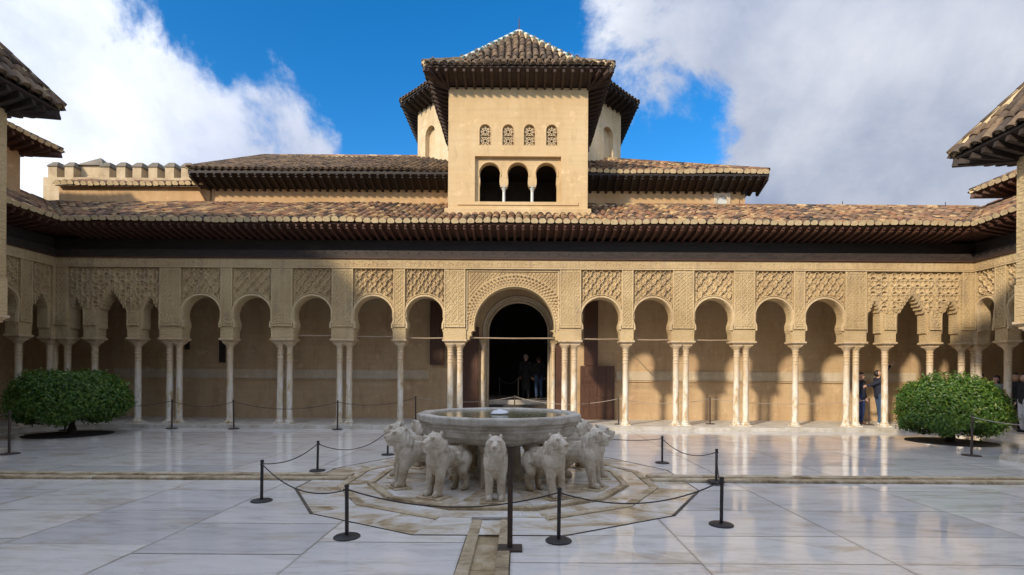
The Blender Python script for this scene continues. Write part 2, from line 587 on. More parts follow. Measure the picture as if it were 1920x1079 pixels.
class MB:
    def __init__(s):
        s.v = []
        s.f = []
        s.mi = []

    def add(s, vs, fs, mi=0):
        b = len(s.v)
        s.v += [tuple(x) for x in vs]
        s.f += [tuple(b + i for i in f) for f in fs]
        s.mi += [mi] * len(fs)
        return s

    def box(s, x0, x1, y0, y1, z0, z1, mi=0):
        return s.add([(x0, y0, z0), (x1, y0, z0), (x1, y1, z0), (x0, y1, z0), (x0, y0, z1), (x1, y0, z1), (x1, y1, z1), (x0, y1, z1)],
                     [(0, 3, 2, 1), (4, 5, 6, 7), (0, 1, 5, 4), (1, 2, 6, 5), (2, 3, 7, 6), (3, 0, 4, 7)], mi)

    def chbox(s, x0, x1, y0, y1, z0, z1, c, mi=0):
        """box with a chamfered top edge"""
        a = [(x0, y0), (x1, y0), (x1, y1), (x0, y1)]
        b = [(x0 + c, y0 + c), (x1 - c, y0 + c), (x1 - c, y1 - c), (x0 + c, y1 - c)]
        v = [(x, y, z0) for x, y in a] + [(x, y, z1 - c) for x, y in a] + [(x, y, z1) for x, y in b]
        f = [(3, 2, 1, 0), (8, 9, 10, 11)]
        for k in (0, 4):
            for i in range(4):
                j = (i + 1) % 4
                f.append((k + i, k + j, k + 4 + j, k + 4 + i))
        return s.add(v, f, mi)

    def poly_prism(s, pts, z0, z1, c=0.0, mi=0):
        n = len(pts)
        if c:
            cx = sum(p[0] for p in pts) / n
            cy = sum(p[1] for p in pts) / n
            ins = []
            for x, y in pts:
                d = math.hypot(x - cx, y - cy) or 1
                ins.append((x - (x - cx) / d * c, y - (y - cy) / d * c))
            v = [(x, y, z0) for x, y in pts] + [(x, y, z1 - c) for x, y in pts] + [(x, y, z1) for x, y in ins]
            f = [tuple(range(2 * n, 3 * n))]
            for k in (0, n):
                for i in range(n):
                    j = (i + 1) % n
                    f.append((k + i, k + j, k + n + j, k + n + i))
        else:
            v = [(x, y, z0) for x, y in pts] + [(x, y, z1) for x, y in pts]
            f = [tuple(range(n, 2 * n)), tuple(range(n - 1, -1, -1))]
            for i in range(n):
                j = (i + 1) % n
                f.append((i, j, n + j, n + i))
        return s.add(v, f, mi)

    def loft(s, rings, close=True, cap=True, mi=0):
        n = len(rings[0])
        v = [p for r in rings for p in r]
        f = []
        for k in range(len(rings) - 1):
            for i in range(n if close else n - 1):
                j = (i + 1) % n
                f.append((k * n + i, k * n + j, (k + 1) * n + j, (k + 1) * n + i))
        if cap:
            f.append(tuple(range(n - 1, -1, -1)))
            f.append(tuple((len(rings) - 1) * n + i for i in range(n)))
        return s.add(v, f, mi)

    def lathe(s, prof, n=16, cx=0, cy=0, a0=0.0, mi=0, cap=True):
        rings = [[(cx + r * math.cos(a0 + 2 * math.pi * i / n), cy + r * math.sin(a0 + 2 * math.pi * i / n), z) for i in range(n)] for r, z in prof]
        return s.loft(rings, True, cap, mi)

    def tube(s, pts, r, n=6, mi=0):
        pts = [Vector(p) for p in pts]
        rings = []
        for i, p in enumerate(pts):
            d = (pts[min(i + 1, len(pts) - 1)] - pts[max(i - 1, 0)]).normalized()
            a = d.cross(Vector((0, 0, 1)))
            if a.length < 1e-4:
                a = Vector((1, 0, 0))
            a.normalize()
            b = d.cross(a)
            rr = r[i] if isinstance(r, (list, tuple)) else r
            rings.append([p + a * rr * math.cos(2 * math.pi * k / n) + b * rr * math.sin(2 * math.pi * k / n) for k in range(n)])
        return s.loft(rings, True, True, mi)

    def beam(s, p, q, w, h, up=(0, 0, 1), mi=0):
        """rectangular bar from p to q, w wide, h high"""
        p = Vector(p)
        q = Vector(q)
        d = (q - p).normalized()
        a = d.cross(Vector(up)).normalized() * w / 2
        b = a.cross(d).normalized() * h / 2
        v = [p - a - b, p + a - b, p + a + b, p - a + b, q - a - b, q + a - b, q + a + b, q - a + b]
        return s.add(v, [(0, 3, 2, 1), (4, 5, 6, 7), (0, 1, 5, 4), (1, 2, 6, 5), (2, 3, 7, 6), (3, 0, 4, 7)], mi)

    def mesh(s, name, mats, smooth=False, recalc=True):
        me = bpy.data.meshes.new(name)
        me.from_pydata(s.v, [], s.f)
        mats = mats if isinstance(mats, (list, tuple)) else [mats]
        for m in mats:
            me.materials.append(MATS[m])
        if len(mats) > 1:
            me.polygons.foreach_set('material_index', s.mi)
        if recalc:
            bm = bmesh.new()
            bm.from_mesh(me)
            bmesh.ops.recalc_face_normals(bm, faces=bm.faces)
            bm.to_mesh(me)
            bm.free()
        if smooth:
            me.polygons.foreach_set('use_smooth', [True] * len(me.polygons))
            if smooth == 'auto':
                me.set_sharp_from_angle(angle=R(35))
        me.update()
        return me

    def obj(s, name, mats, parent=None, smooth=False, recalc=True):
        return link(bpy.data.objects.new(name, s.mesh(name, mats, smooth, recalc)), parent)


def inst(name, me, parent, loc=(0, 0, 0), rot=None, mw=None):
    o = bpy.data.objects.new(name, me)
    if mw is not None:
        o.matrix_basis = mw
    else:
        o.location = loc
        if rot:
            o.rotation_euler = rot
    return link(o, parent)


def structure(o):
    o['kind'] = 'structure'
    return o


def stuff(o):
    o['kind'] = 'stuff'
    return o


def boolean_cut(me, cutters):
    a = bpy.data.objects.new('tmp', me)
    COL.objects.link(a)
    tmp = [a]
    for cme in cutters:
        b = bpy.data.objects.new('tmpc', cme)
        COL.objects.link(b)
        tmp.append(b)
        md = a.modifiers.new('b', 'BOOLEAN')
        md.operation = 'DIFFERENCE'
        md.solver = 'EXACT'
        md.object = b
    dg = bpy.context.evaluated_depsgraph_get()
    dg.update()
    res = bpy.data.meshes.new_from_object(a.evaluated_get(dg))
    for o in tmp:
        bpy.data.objects.remove(o)
    return res


def sphere_pts(c, r, n=7, m=10):
    c = Vector(c)
    rx, ry, rz = r if isinstance(r, (list, tuple)) else (r, r, r)
    pts = []
    for i in range(n + 1):
        th = math.pi * i / n
        for k in range(m if 0 < i < n else 1):
            ph = 2 * math.pi * k / m
            pts.append(c + Vector((rx * math.sin(th) * math.cos(ph), ry * math.sin(th) * math.sin(ph), rz * math.cos(th))))
    return pts


def hull_into(bm, pts):
    vs_ = [bm.verts.new(p) for p in pts]
    g = bmesh.ops.convex_hull(bm, input=vs_)
    junk = [e for e in g['geom_interior'] if isinstance(e, bmesh.types.BMVert)]
    if junk:
        bmesh.ops.delete(bm, geom=junk, context='VERTS')


def sculpt(name, prims, mats, voxel, smooth=4, extra=()):
    """one continuous surface grown from tapered capsules and ellipsoids"""
    bm = bmesh.new()
    for pr in prims:
        if pr[0] == 'c':
            _, a, b, ra, rb = pr
            hull_into(bm, sphere_pts(a, ra) + sphere_pts(b, rb))
        else:
            _, c, r = pr[:3]
            pts = sphere_pts(c, r, 9, 14)
            if len(pr) > 3:
                e = Euler(pr[3]).to_matrix()
                c = Vector(c)
                pts = [c + e @ (q - c) for q in pts]
            hull_into(bm, pts)
    me = bpy.data.meshes.new(name)
    bm.to_mesh(me)
    bm.free()
    o = bpy.data.objects.new('tmp', me)
    COL.objects.link(o)
    md = o.modifiers.new('r', 'REMESH')
    md.mode = 'VOXEL'
    md.voxel_size = voxel
    if smooth:
        s2 = o.modifiers.new('s', 'SMOOTH')
        s2.factor = 0.5
        s2.iterations = smooth
    dg = bpy.context.evaluated_depsgraph_get()
    dg.update()
    res = bpy.data.meshes.new_from_object(o.evaluated_get(dg))
    bpy.data.objects.remove(o)
    if extra:
        bm = bmesh.new()
        bm.from_mesh(res)
        for pr in extra:
            hull_into(bm, sphere_pts(pr[1], pr[3], 5, 7) + sphere_pts(pr[2], pr[4], 5, 7))
        bm.to_mesh(res)
        bm.free()
    res.name = name
    res.materials.clear()
    for m in (mats if isinstance(mats, (list, tuple)) else [mats]):
        res.materials.append(MATS[m])
    res.polygons.foreach_set('use_smooth', [True] * len(res.polygons))
    return res


# ------------------------------------------------------------------ the ground and the court floor
FX, FY = -0.30, 8.05                    # the fountain's axis
g = MB().add([(-600, -600, -0.25), (600, -600, -0.25), (600, 600, -0.25), (-600, 600, -0.25)], [(0, 1, 2, 3)]).obj('ground', 'earth')
structure(g)
floor = structure(MB().box(-17, 17, -4.5, 18.0, -0.22, -0.022).obj('courtyard_floor', 'bedding'))

# large marble slabs in strips running away from the viewer, with staggered cross joints
xs = [-14.2, -12.6, -10.9, -9.3, -7.9, -6.4, -4.9, -3.5, -1.95, -0.52]
xs2 = [-0.07, 1.6, 3.3, 5.2, 6.9, 8.5, 10.2, 11.9, 13.8]
yfix = {-3.5: [3.3, 4.6, 5.55, 7.82], -4.9: [3.6, 4.85, 6.05, 7.15, 7.82], -1.95: [3.2, 4.05, 4.95, 5.6, 7.82], -6.4: [3.9, 5.0, 6.05, 7.82],
        -0.07: [2.9, 4.43, 5.2, 6.4, 7.82], 1.6: [3.4, 4.43, 5.2, 6.2, 7.3, 7.82], 3.3: [3.2, 4.43, 5.2, 6.2, 7.82], 5.2: [3.7, 5.2, 6.2, 7.3, 7.82]}
GAP = 0.009
slab_rng = random.Random(3)


def slab(x0, x1, y0, y1):
    cx, cy = (x0 + x1) / 2, (y0 + y1) / 2
    far = max(math.hypot(x - FX, y - FY) for x in (x0, x1) for y in (y0, y1))
    if far < 2.6:
        return
    w, h = (x1 - x0) / 2 - GAP / 2, (y1 - y0) / 2 - GAP / 2
    o = MB().box(-w, w, -h, h, -0.03, 0).obj('slab', 'marble_floor', floor)
    o.location = (cx, cy, slab_rng.uniform(-0.0012, 0.0012))
    o.rotation_euler = (slab_rng.gauss(0, 0.0012), slab_rng.gauss(0, 0.0012), 0)


for strip in (xs, xs2):
    for a, b in zip(strip[:-1], strip[1:]):
        key = a
        ys = [-0.4]
        near = yfix.get(key)
        if near:
            ys += [1.2, 2.2] + near
        else:
            y = -0.4 + slab_rng.uniform(0.6, 1.3)
            while y < 7.4:
                ys.append(y)
                y += slab_rng.uniform(0.95, 1.6)
            ys.append(7.82)
        for p, q in zip(ys[:-1], ys[1:]):
            slab(a, b, p, q)
        ys = [8.28]
        y = 8.28 + slab_rng.uniform(0.55, 1.2)
        while y < 14.9:
            ys.append(y)
            y += slab_rng.uniform(0.95, 1.7)
        ys.append(15.37)
        for p, q in zip(ys[:-1], ys[1:]):
            slab(a, b, p, q)
slab(-0.52, -0.07, 11.0, 12.1)
slab(-0.52, -0.07, 12.1, 13.3)
slab(-0.52, -0.07, 13.3, 14.4)
slab(-0.52, -0.07, 14.4, 15.37)
slab(-0.52, -0.07, 10.6, 11.0)

# water channels: raised kerb stones with a sunk wet bed
ch_rng = random.Random(5)


def channel(x0, x1, y0, y1, along):
    bw = 0.115 if along == 'y' else 0.15
    p, end = (y0, y1) if along == 'y' else (x0, x1)
    while p < end - 0.05:
        q = min(end, p + ch_rng.uniform(0.75, 1.5))
        if end - q < 0.3:
            q = end
        for side in (0, 1):
            zt = 0.016 + ch_rng.uniform(-0.003, 0.004) if along == 'y' else 0.04 + ch_rng.uniform(-0.004, 0.006)
            if along == 'y':
                a, b = (x0, x0 + bw) if side == 0 else (x1 - bw, x1)
                w, h = (b - a) / 2, (q - p) / 2 - 0.004
                o = MB().chbox(-w, w, -h, h, -0.1, zt, 0.006).obj('kerb_stone', 'channel_stone', floor)
                o.location = ((a + b) / 2, (p + q) / 2, 0)
            else:
                a, b = (y0, y0 + bw) if side == 0 else (y1 - bw, y1)
                w, h = (q - p) / 2 - 0.004, (b - a) / 2
                o = MB().chbox(-w, w, -h, h, -0.1, zt, 0.008).obj('kerb_stone', 'channel_stone', floor)
                o.location = ((p + q) / 2, (a + b) / 2, 0)
        if along == 'y':
            w, h = (x1 - x0) / 2 - bw - 0.001, (q - p) / 2 - 0.003
        else:
            w, h = (q - p) / 2 - 0.003, (y1 - y0) / 2 - bw - 0.001
        o = MB().box(-w, w, -h, h, -0.09, -0.016).obj('channel_bed', 'wet_bed', floor)
        o.location = ((x0 + x1) / 2, (p + q) / 2, 0) if along == 'y' else ((p + q) / 2, (y0 + y1) / 2, 0)
        p = q


channel(-0.515, -0.075, -0.4, FY - 2.33, 'y')
channel(-9.6, FX - 2.36, 7.83, 8.27, 'x')
channel(FX + 2.36, 9.3, 7.83, 8.27, 'x')

# twelve-sided paving round the fountain
RA = [R(15 + 30 * k) for k in range(13)]


def ring_pieces(name, r0, r1, z0, z1, mat, split=1, skip=(), c=0.005):
    for k in range(12):
        if k in skip:
            continue
        A0, A1 = RA[k], RA[k + 1]
        i0 = Vector((r0 * math.cos(A0), r0 * math.sin(A0)))
        i1 = Vector((r0 * math.cos(A1), r0 * math.sin(A1)))
        o0 = Vector((r1 * math.cos(A0), r1 * math.sin(A0)))
        o1 = Vector((r1 * math.cos(A1), r1 * math.sin(A1)))
        for j in range(split):
            f0, f1 = j / split + 0.003, (j + 1) / split - 0.003
            if split > 1:
                jit = 0.12 * math.sin(k * 7.3)
                f0 = f0 + (jit if j else 0)
                f1 = f1 + (jit if j < split - 1 else 0)
            pts = [i0.lerp(i1, f0), o0.lerp(o1, f0), o0.lerp(o1, f1), i0.lerp(i1, f1)]
            o = MB().poly_prism([(p.x, p.y) for p in pts], z0, z1, c).obj(name, mat, floor)
            o.location = (FX, FY, 0)


ring_pieces('paving_piece', 2.43, 2.97, -0.05, 0.006, 'marble_stained', 2)
ring_pieces('ring_kerb', 2.31, 2.425, -0.05, 0.018, 'channel_stone', 1, skip=(8,), c=0.006)
ring_pieces('gutter_slab', 2.02, 2.30, -0.05, 0.0065, 'marble_stained', 1, c=0.003)
ring_pieces('inner_kerb', 1.90, 2.0, -0.05, 0.042, 'channel_stone', 1, c=0.01)
ring_pieces('kerb_bed', 1.876, 1.899, -0.05, 0.02, 'channel_stone', 1, c=0.002)
ring_pieces('kerb_bed', 2.001, 2.018, -0.05, 0.004, 'channel_stone', 1, c=0.002)
ring_pieces('plinth_slab', 0.02, 1.875, -0.05, 0.03, 'marble_stained', 1, c=0.003)

for k in range(12):
    a, b = RA[k], RA[k + 1]
    r_ = 2.985
    MB().beam((FX + r_ * math.cos(a), FY + r_ * math.sin(a), .004), (FX + r_ * math.cos(b), FY + r_ * math.sin(b), .004), .034 if k in (6, 10) else .006, .012).obj('drain_slot' if k in (6, 10) else 'joint', 'bedding', floor)

# gallery platforms
plat = structure(MB().box(-18, 18, 15.62, 18.6, -0.2, 0.105).obj('gallery_floor', 'step_marble'))
st_rng = random.Random(9)
x = -14.0
while x < 13.6:
    x2 = min(13.7, x + st_rng.uniform(1.0, 1.9))
    if 13.7 - x2 < 0.5:
        x2 = 13.7
    w = (x2 - x) / 2 - 0.003
    o = MB().chbox(-w, w, -0.125, 0.122, -0.1, 0.108 + st_rng.uniform(-.003, .003), 0.008).obj('step_stone', 'step_marble', plat)
    o.location = ((x + x2) / 2, 15.495, 0)
    x = x2
# floor of the gallery: paving pieces
x = -16.5
while x < 16.4:
    x2 = x + st_rng.uniform(1.1, 1.7)
    for ya, yb in ((15.625, 16.6), (16.6, 17.4), (17.4, 18.05)):
        w, h = (x2 - x) / 2 - 0.003, (yb - ya) / 2 - 0.003
        o = MB().chbox(-w, w, -h, h, -0.02, 0.006, 0.003).obj('slab', 'step_marble', plat)
        o.location = ((x + x2) / 2, (ya + yb) / 2, 0.105)
    x = x2
for nm, a, b, c, d in (('wing_floor_west', -18, -14.02, 5.0, 15.61), ('wing_floor_east', 13.72, 18, 5.0, 15.61)):
    structure(MB().chbox(a, b, c, d, -0.2, 0.107, 0.008).obj(nm, 'step_marble'))
for nm, a, b in (('pavilion_floor_west', -14.015, -10.3), ('pavilion_floor_east', 9.72, 13.715)):
    structure(MB().chbox(a, b, 5.6, 10.3, -0.2, 0.112, 0.008).obj(nm, 'step_marble'))
structure(MB().chbox(-18, 18, -6, -0.42, -0.2, 0.1, 0.008).obj('south_gallery_floor', 'step_marble'))

# ------------------------------------------------------------------ roof tiles
PITCH = 0.232


def tile_geo(L=0.43, r0=0.098, r1=0.08, seg=6, eave=False, drop=.05, inset=-.004):
    m = MB()
    ao = [math.pi * i / seg for i in range(seg + 1)]
    lo = [(0, r0 * math.cos(a), r0 * 0.92 * math.sin(a)) for a in ao]
    hi = [(L, r1 * math.cos(a), r1 * 0.92 * math.sin(a)) for a in ao]
    li = [(0, (r0 - .018) * math.cos(a), (r0 - .018) * 0.9 * math.sin(a)) for a in ao]
    n = seg + 1
    v = lo + hi + li
    f = [(i, i + 1, n + i + 1, n + i) for i in range(seg)] + [(2 * n + i, 2 * n + i + 1, i + 1, i) for i in range(seg)]
    m.add(v, f, 0)
    if eave:
        rd = r0 - .006
        m.add([(inset, rd * math.cos(a), rd * 0.94 * math.sin(a)) for a in ao] + [(inset, -rd * .92, -drop * .55), (inset, -rd * .6, -drop), (inset, rd * .6, -drop), (inset, rd * .92, -drop * .55)], [tuple(range(n + 4))], 1)
    return m


TG = tile_geo()
TEV = {'roof_tile': tile_geo(r0=.113, r1=.082, eave=True, drop=.045), 'roof_tile_old': tile_geo(r0=.105, r1=.082, eave=True, drop=.004, inset=.035)}
TILE_ME = {k: TG.mesh('tile_' + k, [k], True, False) for k in ('roof_tile', 'roof_tile_old')}
TILE_END = {'roof_tile': 'tile_mortar', 'roof_tile_old': 'tile_hollow_shade'}
EAVE_ME = {k: TEV[k].mesh('eave_' + k, [k, TILE_END[k]], False, False) for k in ('roof_tile', 'roof_tile_old')}
tile_rng = random.Random(21)


def tile_patch(root, P0, u, s, width, rowsfn, mat='roof_tile', singles=280, expo=0.335, lift=0.03):
    """barrel tiles on one roof plane: P0 eave start, u along the eave, s up the slope"""
    P0, u, s = Vector(P0), Vector(u).normalized(), Vector(s).normalized()
    n = u.cross(s)
    if n.z < 0:
        n = -n
    places = []
    pan = MB()
    nc = int(round(width / PITCH))
    pt = width / nc
    for i in range(nc):
        xx = (i + 0.5) * pt
        a, b = rowsfn(xx)
        eave0 = a <= 0.001
        k = 0
        d = a
        while d < b - 0.1:
            wob = .014 * math.sin(xx * 1.1 + P0.x) + .010 * math.sin(xx * 2.7 + 1.3)
            places.append((k, eave0 and k == 0, n * wob + P0 + u * (xx + tile_rng.gauss(0, .006)) + s * (d + (0 if k == 0 else tile_rng.gauss(0, .012))) + n * (lift + 0.012 * (k > 0) + tile_rng.gauss(0, .004))))
            d += expo
            k += 1
        if b - a > 0.15:
            for xm in (xx - pt / 2, xx + pt / 2):
                q0 = P0 + u * xm + s * a
                q1 = P0 + u * xm + s * (b - 0.02)
                w = 0.075
                pan.add([q0 - u * w + n * .045, q0 + n * .004, q0 + u * w + n * .045, q1 - u * w + n * .045, q1 + n * .004, q1 + u * w + n * .045],
                        [(0, 1, 4, 3), (1, 2, 5, 4)])
    places.sort(key=lambda t: (t[0]))
    rest = MB()
    base = Matrix((s, u if s.cross(u).dot(n) > 0 else -u, n)).transposed()
    for idx, (k, ev, P) in enumerate(places):
        rot = base @ Euler((tile_rng.gauss(0, .03), tile_rng.gauss(0.02, .025), tile_rng.gauss(0, .04))).to_matrix()
        sc = 1 + tile_rng.gauss(0, .025)
        if idx < singles:
            M = Matrix.Translation(P) @ rot.to_4x4() @ Matrix.Scale(sc, 4)
            inst('roof_tile', EAVE_ME[mat] if ev else TILE_ME[mat], root, mw=M)
        else:
            G = TEV[mat] if ev else TG
            bb = len(rest.v)
            rest.v += [tuple(P + rot @ (Vector(q) * sc)) for q in G.v]
            rest.f += [tuple(bb + j for j in f) for f in G.f]
            rest.mi += G.mi
    if rest.v:
        stuff(rest.obj('roof_tiles', [mat, TILE_END[mat]], root, True, False))
    stuff(pan.obj('pan_tiles', 'tile_pan', root, False, True))


def ridge_line(root, p, q, mats=('roof_tile',), L=0.36, r=0.1, lift=0.05, bed='tile_mortar', name='ridge_tile'):
    p, q = Vector(p), Vector(q)
    d = (q - p).normalized()
    u = d.cross(Vector((0, 0, 1))).normalized()
    n = u.cross(d)
    geo = tile_geo(L * 1.15, r, r * 0.88)
    mes = [geo.mesh('ridge_' + m, m, True, False) for m in mats]
    base = Matrix((d, -u, n)).transposed()
    cnt = max(1, int((q - p).length / L))
    for i in range(cnt):
        M = Matrix.Translation(p + d * (i * (q - p).length / cnt) + n * lift) @ base.to_4x4()
        inst(name, mes[i % len(mes)], root, mw=M)
    MB().beam(p + n * (lift * .5), q + n * (lift * .5), r * 1.7, lift * 1.6, n).obj('ridge_mortar', bed, root)


def rafters(root, A, u, out, x0, x1, pitch, over, z_in, z_out, w=0.075, h=0.12, mat='timber_red', inn=0.12):
    u, out, A = Vector(u), Vector(out), Vector(A)
    m = MB()
    p = Vector((0, 0, z_in)) - out * inn
    q = Vector((0, 0, z_out)) + out * (over - 0.03)
    m.beam(p, q, w, h)
    d = (q - p).normalized()
    m.beam(q - d * .02 + Vector((0, 0, .02)), q + d * .05 + Vector((0, 0, .02)), w * .8, h * .55)
    me = m.mesh('rafter', mat)
    n = max(1, int(round((x1 - x0) / pitch)))
    for i in range(n + 1):
        xx = x0 + (x1 - x0) * i / n
        inst('rafter', me, root, loc=A + u * xx)


# ------------------------------------------------------------------ arcades
ZC, ZT = 2.74, 4.92          # capital top, foot of the inscription band
YF, YB = -0.15, 0.17         # wall faces in the arcade's own frame (front faces -y)

base_me = MB()
base_me.box(-0.14, 0.14, -0.14, 0.14, 0.105, 0.15)
base_me.lathe([(0.135, .15), (.14, .175), (.125, .20), (.105, .215), (.115, .235), (.1, .255)], 18)
BASE_ME = base_me.mesh('base', 'column_marble', 'auto')


def shaft_profile(neck=True):
    pr = [(.094, .25), (.092, .9), (.087, 2.0)]
    if neck:
        z = 2.04
        for k in range(4):
            pr += [(.087, z), (.099, z + .012), (.099, z + .03), (.087, z + .042)]
            z += 0.085 if k != 1 else 0.13
    pr += [(.085, 2.43), (.098, 2.45), (.098, 2.475), (.085, 2.485)]
    return pr


SHAFT_ME = MB().lathe(shaft_profile(), 18).mesh('shaft', 'column_marble', 'auto')


def capital_geo(hw, offs):
    m = MB()
    for o in offs:
        prof = []
        n = 16
        for t_, z in ((0, 2.485), (.12, 2.50), (.35, 2.54), (.8, 2.575), (1.0, 2.60)):
            ring = []
            for i in range(n):
                a = 2 * math.pi * i / n + math.pi / n
                cx, cy = math.cos(a), math.sin(a)
                mx_ = max(abs(cx), abs(cy))
                sq = (cx / mx_ * .155, cy / mx_ * .155)
                ci = (cx * .095, cy * .095)
                k = min(1, t_ * 1.1)
                ring.append((o + ci[0] * (1 - k) + sq[0] * k, ci[1] * (1 - k) + sq[1] * k, z))
            prof.append(ring)
        m.loft(prof)
        m.box(o - .157, o + .157, -.157, .157, 2.60, 2.655)
    m.box(-hw + .035, hw - .035, -.18, .183, 2.65, 2.672)
    m.box(-hw + .012, hw - .012, -.205, .20, 2.67, 2.695)
    m.box(-hw - .018, hw + .018, -.235, .22, 2.693, ZC + .003)
    return m


CAP1 = capital_geo(.21, [0]).mesh('capital', 'column_marble', 'auto')
CAP2 = capital_geo(.36, [-.15, .15]).mesh('double_capital', 'column_marble', 'auto')
CAP3 = capital_geo(.40, [-.2, .2]).mesh('double_capital', 'column_marble', 'auto')


def column(root, x, y=0.0):
    c = inst('column', SHAFT_ME, root, (x, y, 0), (random.gauss(0, .003), random.gauss(0, .003), random.uniform(0, 6)))
    b = inst('base', BASE_ME, c)
    b.rotation_euler = (0, 0, -c.rotation_euler.z)
    return c


def out_round(xl, xr, apex=4.05):
    cx = (xl + xr) / 2
    Rr = (xr - xl) / 2 + 0.004
    zs = apex - Rr
    pts = [(xl, ZC), (xl, 2.93), (xl + .012, 2.99), (xl + .03, 3.03), (xl + .035, 3.07), (xl + .05, 3.10)]
    for i in range(25):
        a = R(205 - i * 230 / 24)
        pts.append((cx + Rr * math.cos(a), zs + Rr * math.sin(a)))
    pts += [(xr - .05, 3.10), (xr - .035, 3.07), (xr - .03, 3.03), (xr - .012, 2.99), (xr, 2.93), (xr, ZC)]
    return pts, (cx, zs, Rr)


def out_muq(xl, xr, apex, spring, n):
    cx = (xl + xr) / 2
    xi = 0.055
    pts = [(xl, ZC), (xl, 3.0), (xl + .02, 3.01), (xl + xi, 3.03), (xl + xi, spring)]
    L = []
    w = cx - xl - xi - 0.02
    for k in range(n):
        x0 = xl + xi + w * k / n
        x1 = xl + xi + w * (k + 1) / n
        f0 = (k / n) ** 0.85
        f1 = ((k + 1) / n) ** 0.85
        z0, z1 = spring + (apex - spring) * f0, spring + (apex - spring) * f1
        for j in range(1, 5):
            a = j / 4 * math.pi / 2
            L.append((x0 + (x1 - x0) * (1 - math.cos(a)) * 0.9, z0 + (z1 - z0) * math.sin(a)))
        L.append((x1, z1 - 0.028))
    pts += L + [(2 * cx - px, pz) for px, pz in reversed(L)]
    pts += [(xr - xi, spring), (xr - xi, 3.03), (xr - .02, 3.01), (xr, 3.0), (xr, ZC)]
    return pts, L


def out_grand(xl, xr, cx, Rr, apex):
    zs = apex - Rr
    pts = [(xl, ZC), (xl + .08, ZC), (xl + .10, 2.84), (xl + .16, 2.87), (xl + .14, 2.96), (xl + .19, 3.02), (xl + .26, 3.04), (cx - Rr * .985, 3.06)]
    for i in range(37):
        a = R(186 - i * 192 / 36)
        pts.append((cx + Rr * math.cos(a), zs + Rr * math.sin(a)))
    pts += [(cx + Rr * .985, 3.06), (xr - .26, 3.04), (xr - .19, 3.02), (xr - .14, 2.96), (xr - .16, 2.87), (xr - .10, 2.84), (xr - .08, ZC), (xr, ZC)]
    return pts, (cx, zs, Rr)


def bay_solid(pts, cl, cr, zt=ZT, zb=ZC, yf=YF, yb=YB):
    m = MB()
    poly = ([(cl, zb)] if cl < pts[0][0] - 1e-4 else []) + pts + ([(cr, zb)] if cr > pts[-1][0] + 1e-4 else []) + [(cr, zt), (cl, zt)]
    n = len(poly)
    fr = [(x, yf, z) for x, z in poly]
    bk = [(x, yb, z) for x, z in poly]
    m.add(fr + bk, [tuple(range(n)), tuple(range(2 * n - 1, n - 1, -1))] + [(i, i + 1, n + i + 1, n + i) for i in range(n - 3 + 0)], 0)
    return m


def strip_run(m, run, w, y0, y1):
    """raised rib along a polyline in the wall plane"""
    if len(run) < 2:
        return
    L = []
    for i, (x, z) in enumerate(run):
        x0, z0 = run[max(i - 1, 0)]
        x1, z1 = run[min(i + 1, len(run) - 1)]
        d = math.hypot(x1 - x0, z1 - z0) or 1
        nx, nz = -(z1 - z0) / d, (x1 - x0) / d
        L.append([(x - nx * w / 2, y0, z - nz * w / 2), (x - nx * w * .3, y1, z - nz * w * .3), (x + nx * w * .3, y1, z + nz * w * .3), (x + nx * w / 2, y0, z + nz * w / 2)])
    m.loft(L, False, False)
    m.add(L[0], [(0, 1, 2, 3)])
    m.add(L[-1], [(3, 2, 1, 0)])


def lattice(root, x0, x1, z0, z1, inside, w, h, rib, yf, depth, name='lattice', hood=False, phase=0.0, ros=True, sub=12):
    m = MB()
    nx = max(1, round((x1 - x0) / w))
    w = (x1 - x0) / nx
    stp = h / sub
    kk = int((z1 - z0) / h) + 3
    nz = int((z1 - z0) / stp) + 1
    for fam in (1, -1):
        for k in range(-kk, nx + kk):
            run = []
            for j in range(nz + 1):
                z = z1 - j * stp
                ph = (z1 - z) / h + phase
                x = x0 + (k + fam * ph + 0.5) * w * 1.0 + fam * 0.09 * w * math.sin(ph * 4 * math.pi)
                if x0 + rib * .3 <= x <= x1 - rib * .3 and z >= z0 and inside(x, z):
                    run.append((x, z))
                else:
                    strip_run(m, run, rib, yf + .002, yf - depth)
                    run = []
            strip_run(m, run, rib, yf + .002, yf - depth)
    if ros:
        rows = int((z1 - z0) / (h / 2)) + 1
        for r_ in range(rows + 1):
            for k in range(-1, nx + 2):
                for off in (0,):
                    z = z1 - (r_ + 0.0) * h / 2 + phase * h
                    x = x0 + (k + (0.5 if r_ % 2 else 0.0)) * w
                    if not (x0 + .03 < x < x1 - .03 and z0 + .02 < z < z1 - .03 and inside(x, z) and inside(x - .05, z - .05) and inside(x + .05, z - .05)):
                        continue
                    rr = min(w, h) * (0.27 if hood else 0.2)
                    if hood:
                        arc = [(x + rr * math.cos(R(a)), z + rr * .9 * math.sin(R(a))) for a in range(-40, 221, 26)]
                        strip_run(m, arc, rib * 1.2, yf + .002, yf - depth * 1.25)
                        m.add([(x - rr * .35, yf, z - rr * .9), (x + rr * .35, yf, z - rr * .9), (x, yf - depth * 1.2, z - rr * .2), (x, yf, z + rr * .4)], [(0, 1, 2), (1, 3, 2), (3, 0, 2)])
                    else:
                        for q in range(4):
                            a = R(45 + 90 * q)
                            px, pz = x + rr * .62 * math.cos(a), z + rr * .75 * math.sin(a)
                            e = rr * .42
                            m.add([(px - e, yf, pz), (px, yf, pz - e), (px + e, yf, pz), (px, yf, pz + e), (px, yf - depth * .7, pz)],
                                  [(0, 1, 4), (1, 2, 4), (2, 3, 4), (3, 0, 4)])
    if m.v:
        stuff(m.obj(name, 'stucco_rib', root))


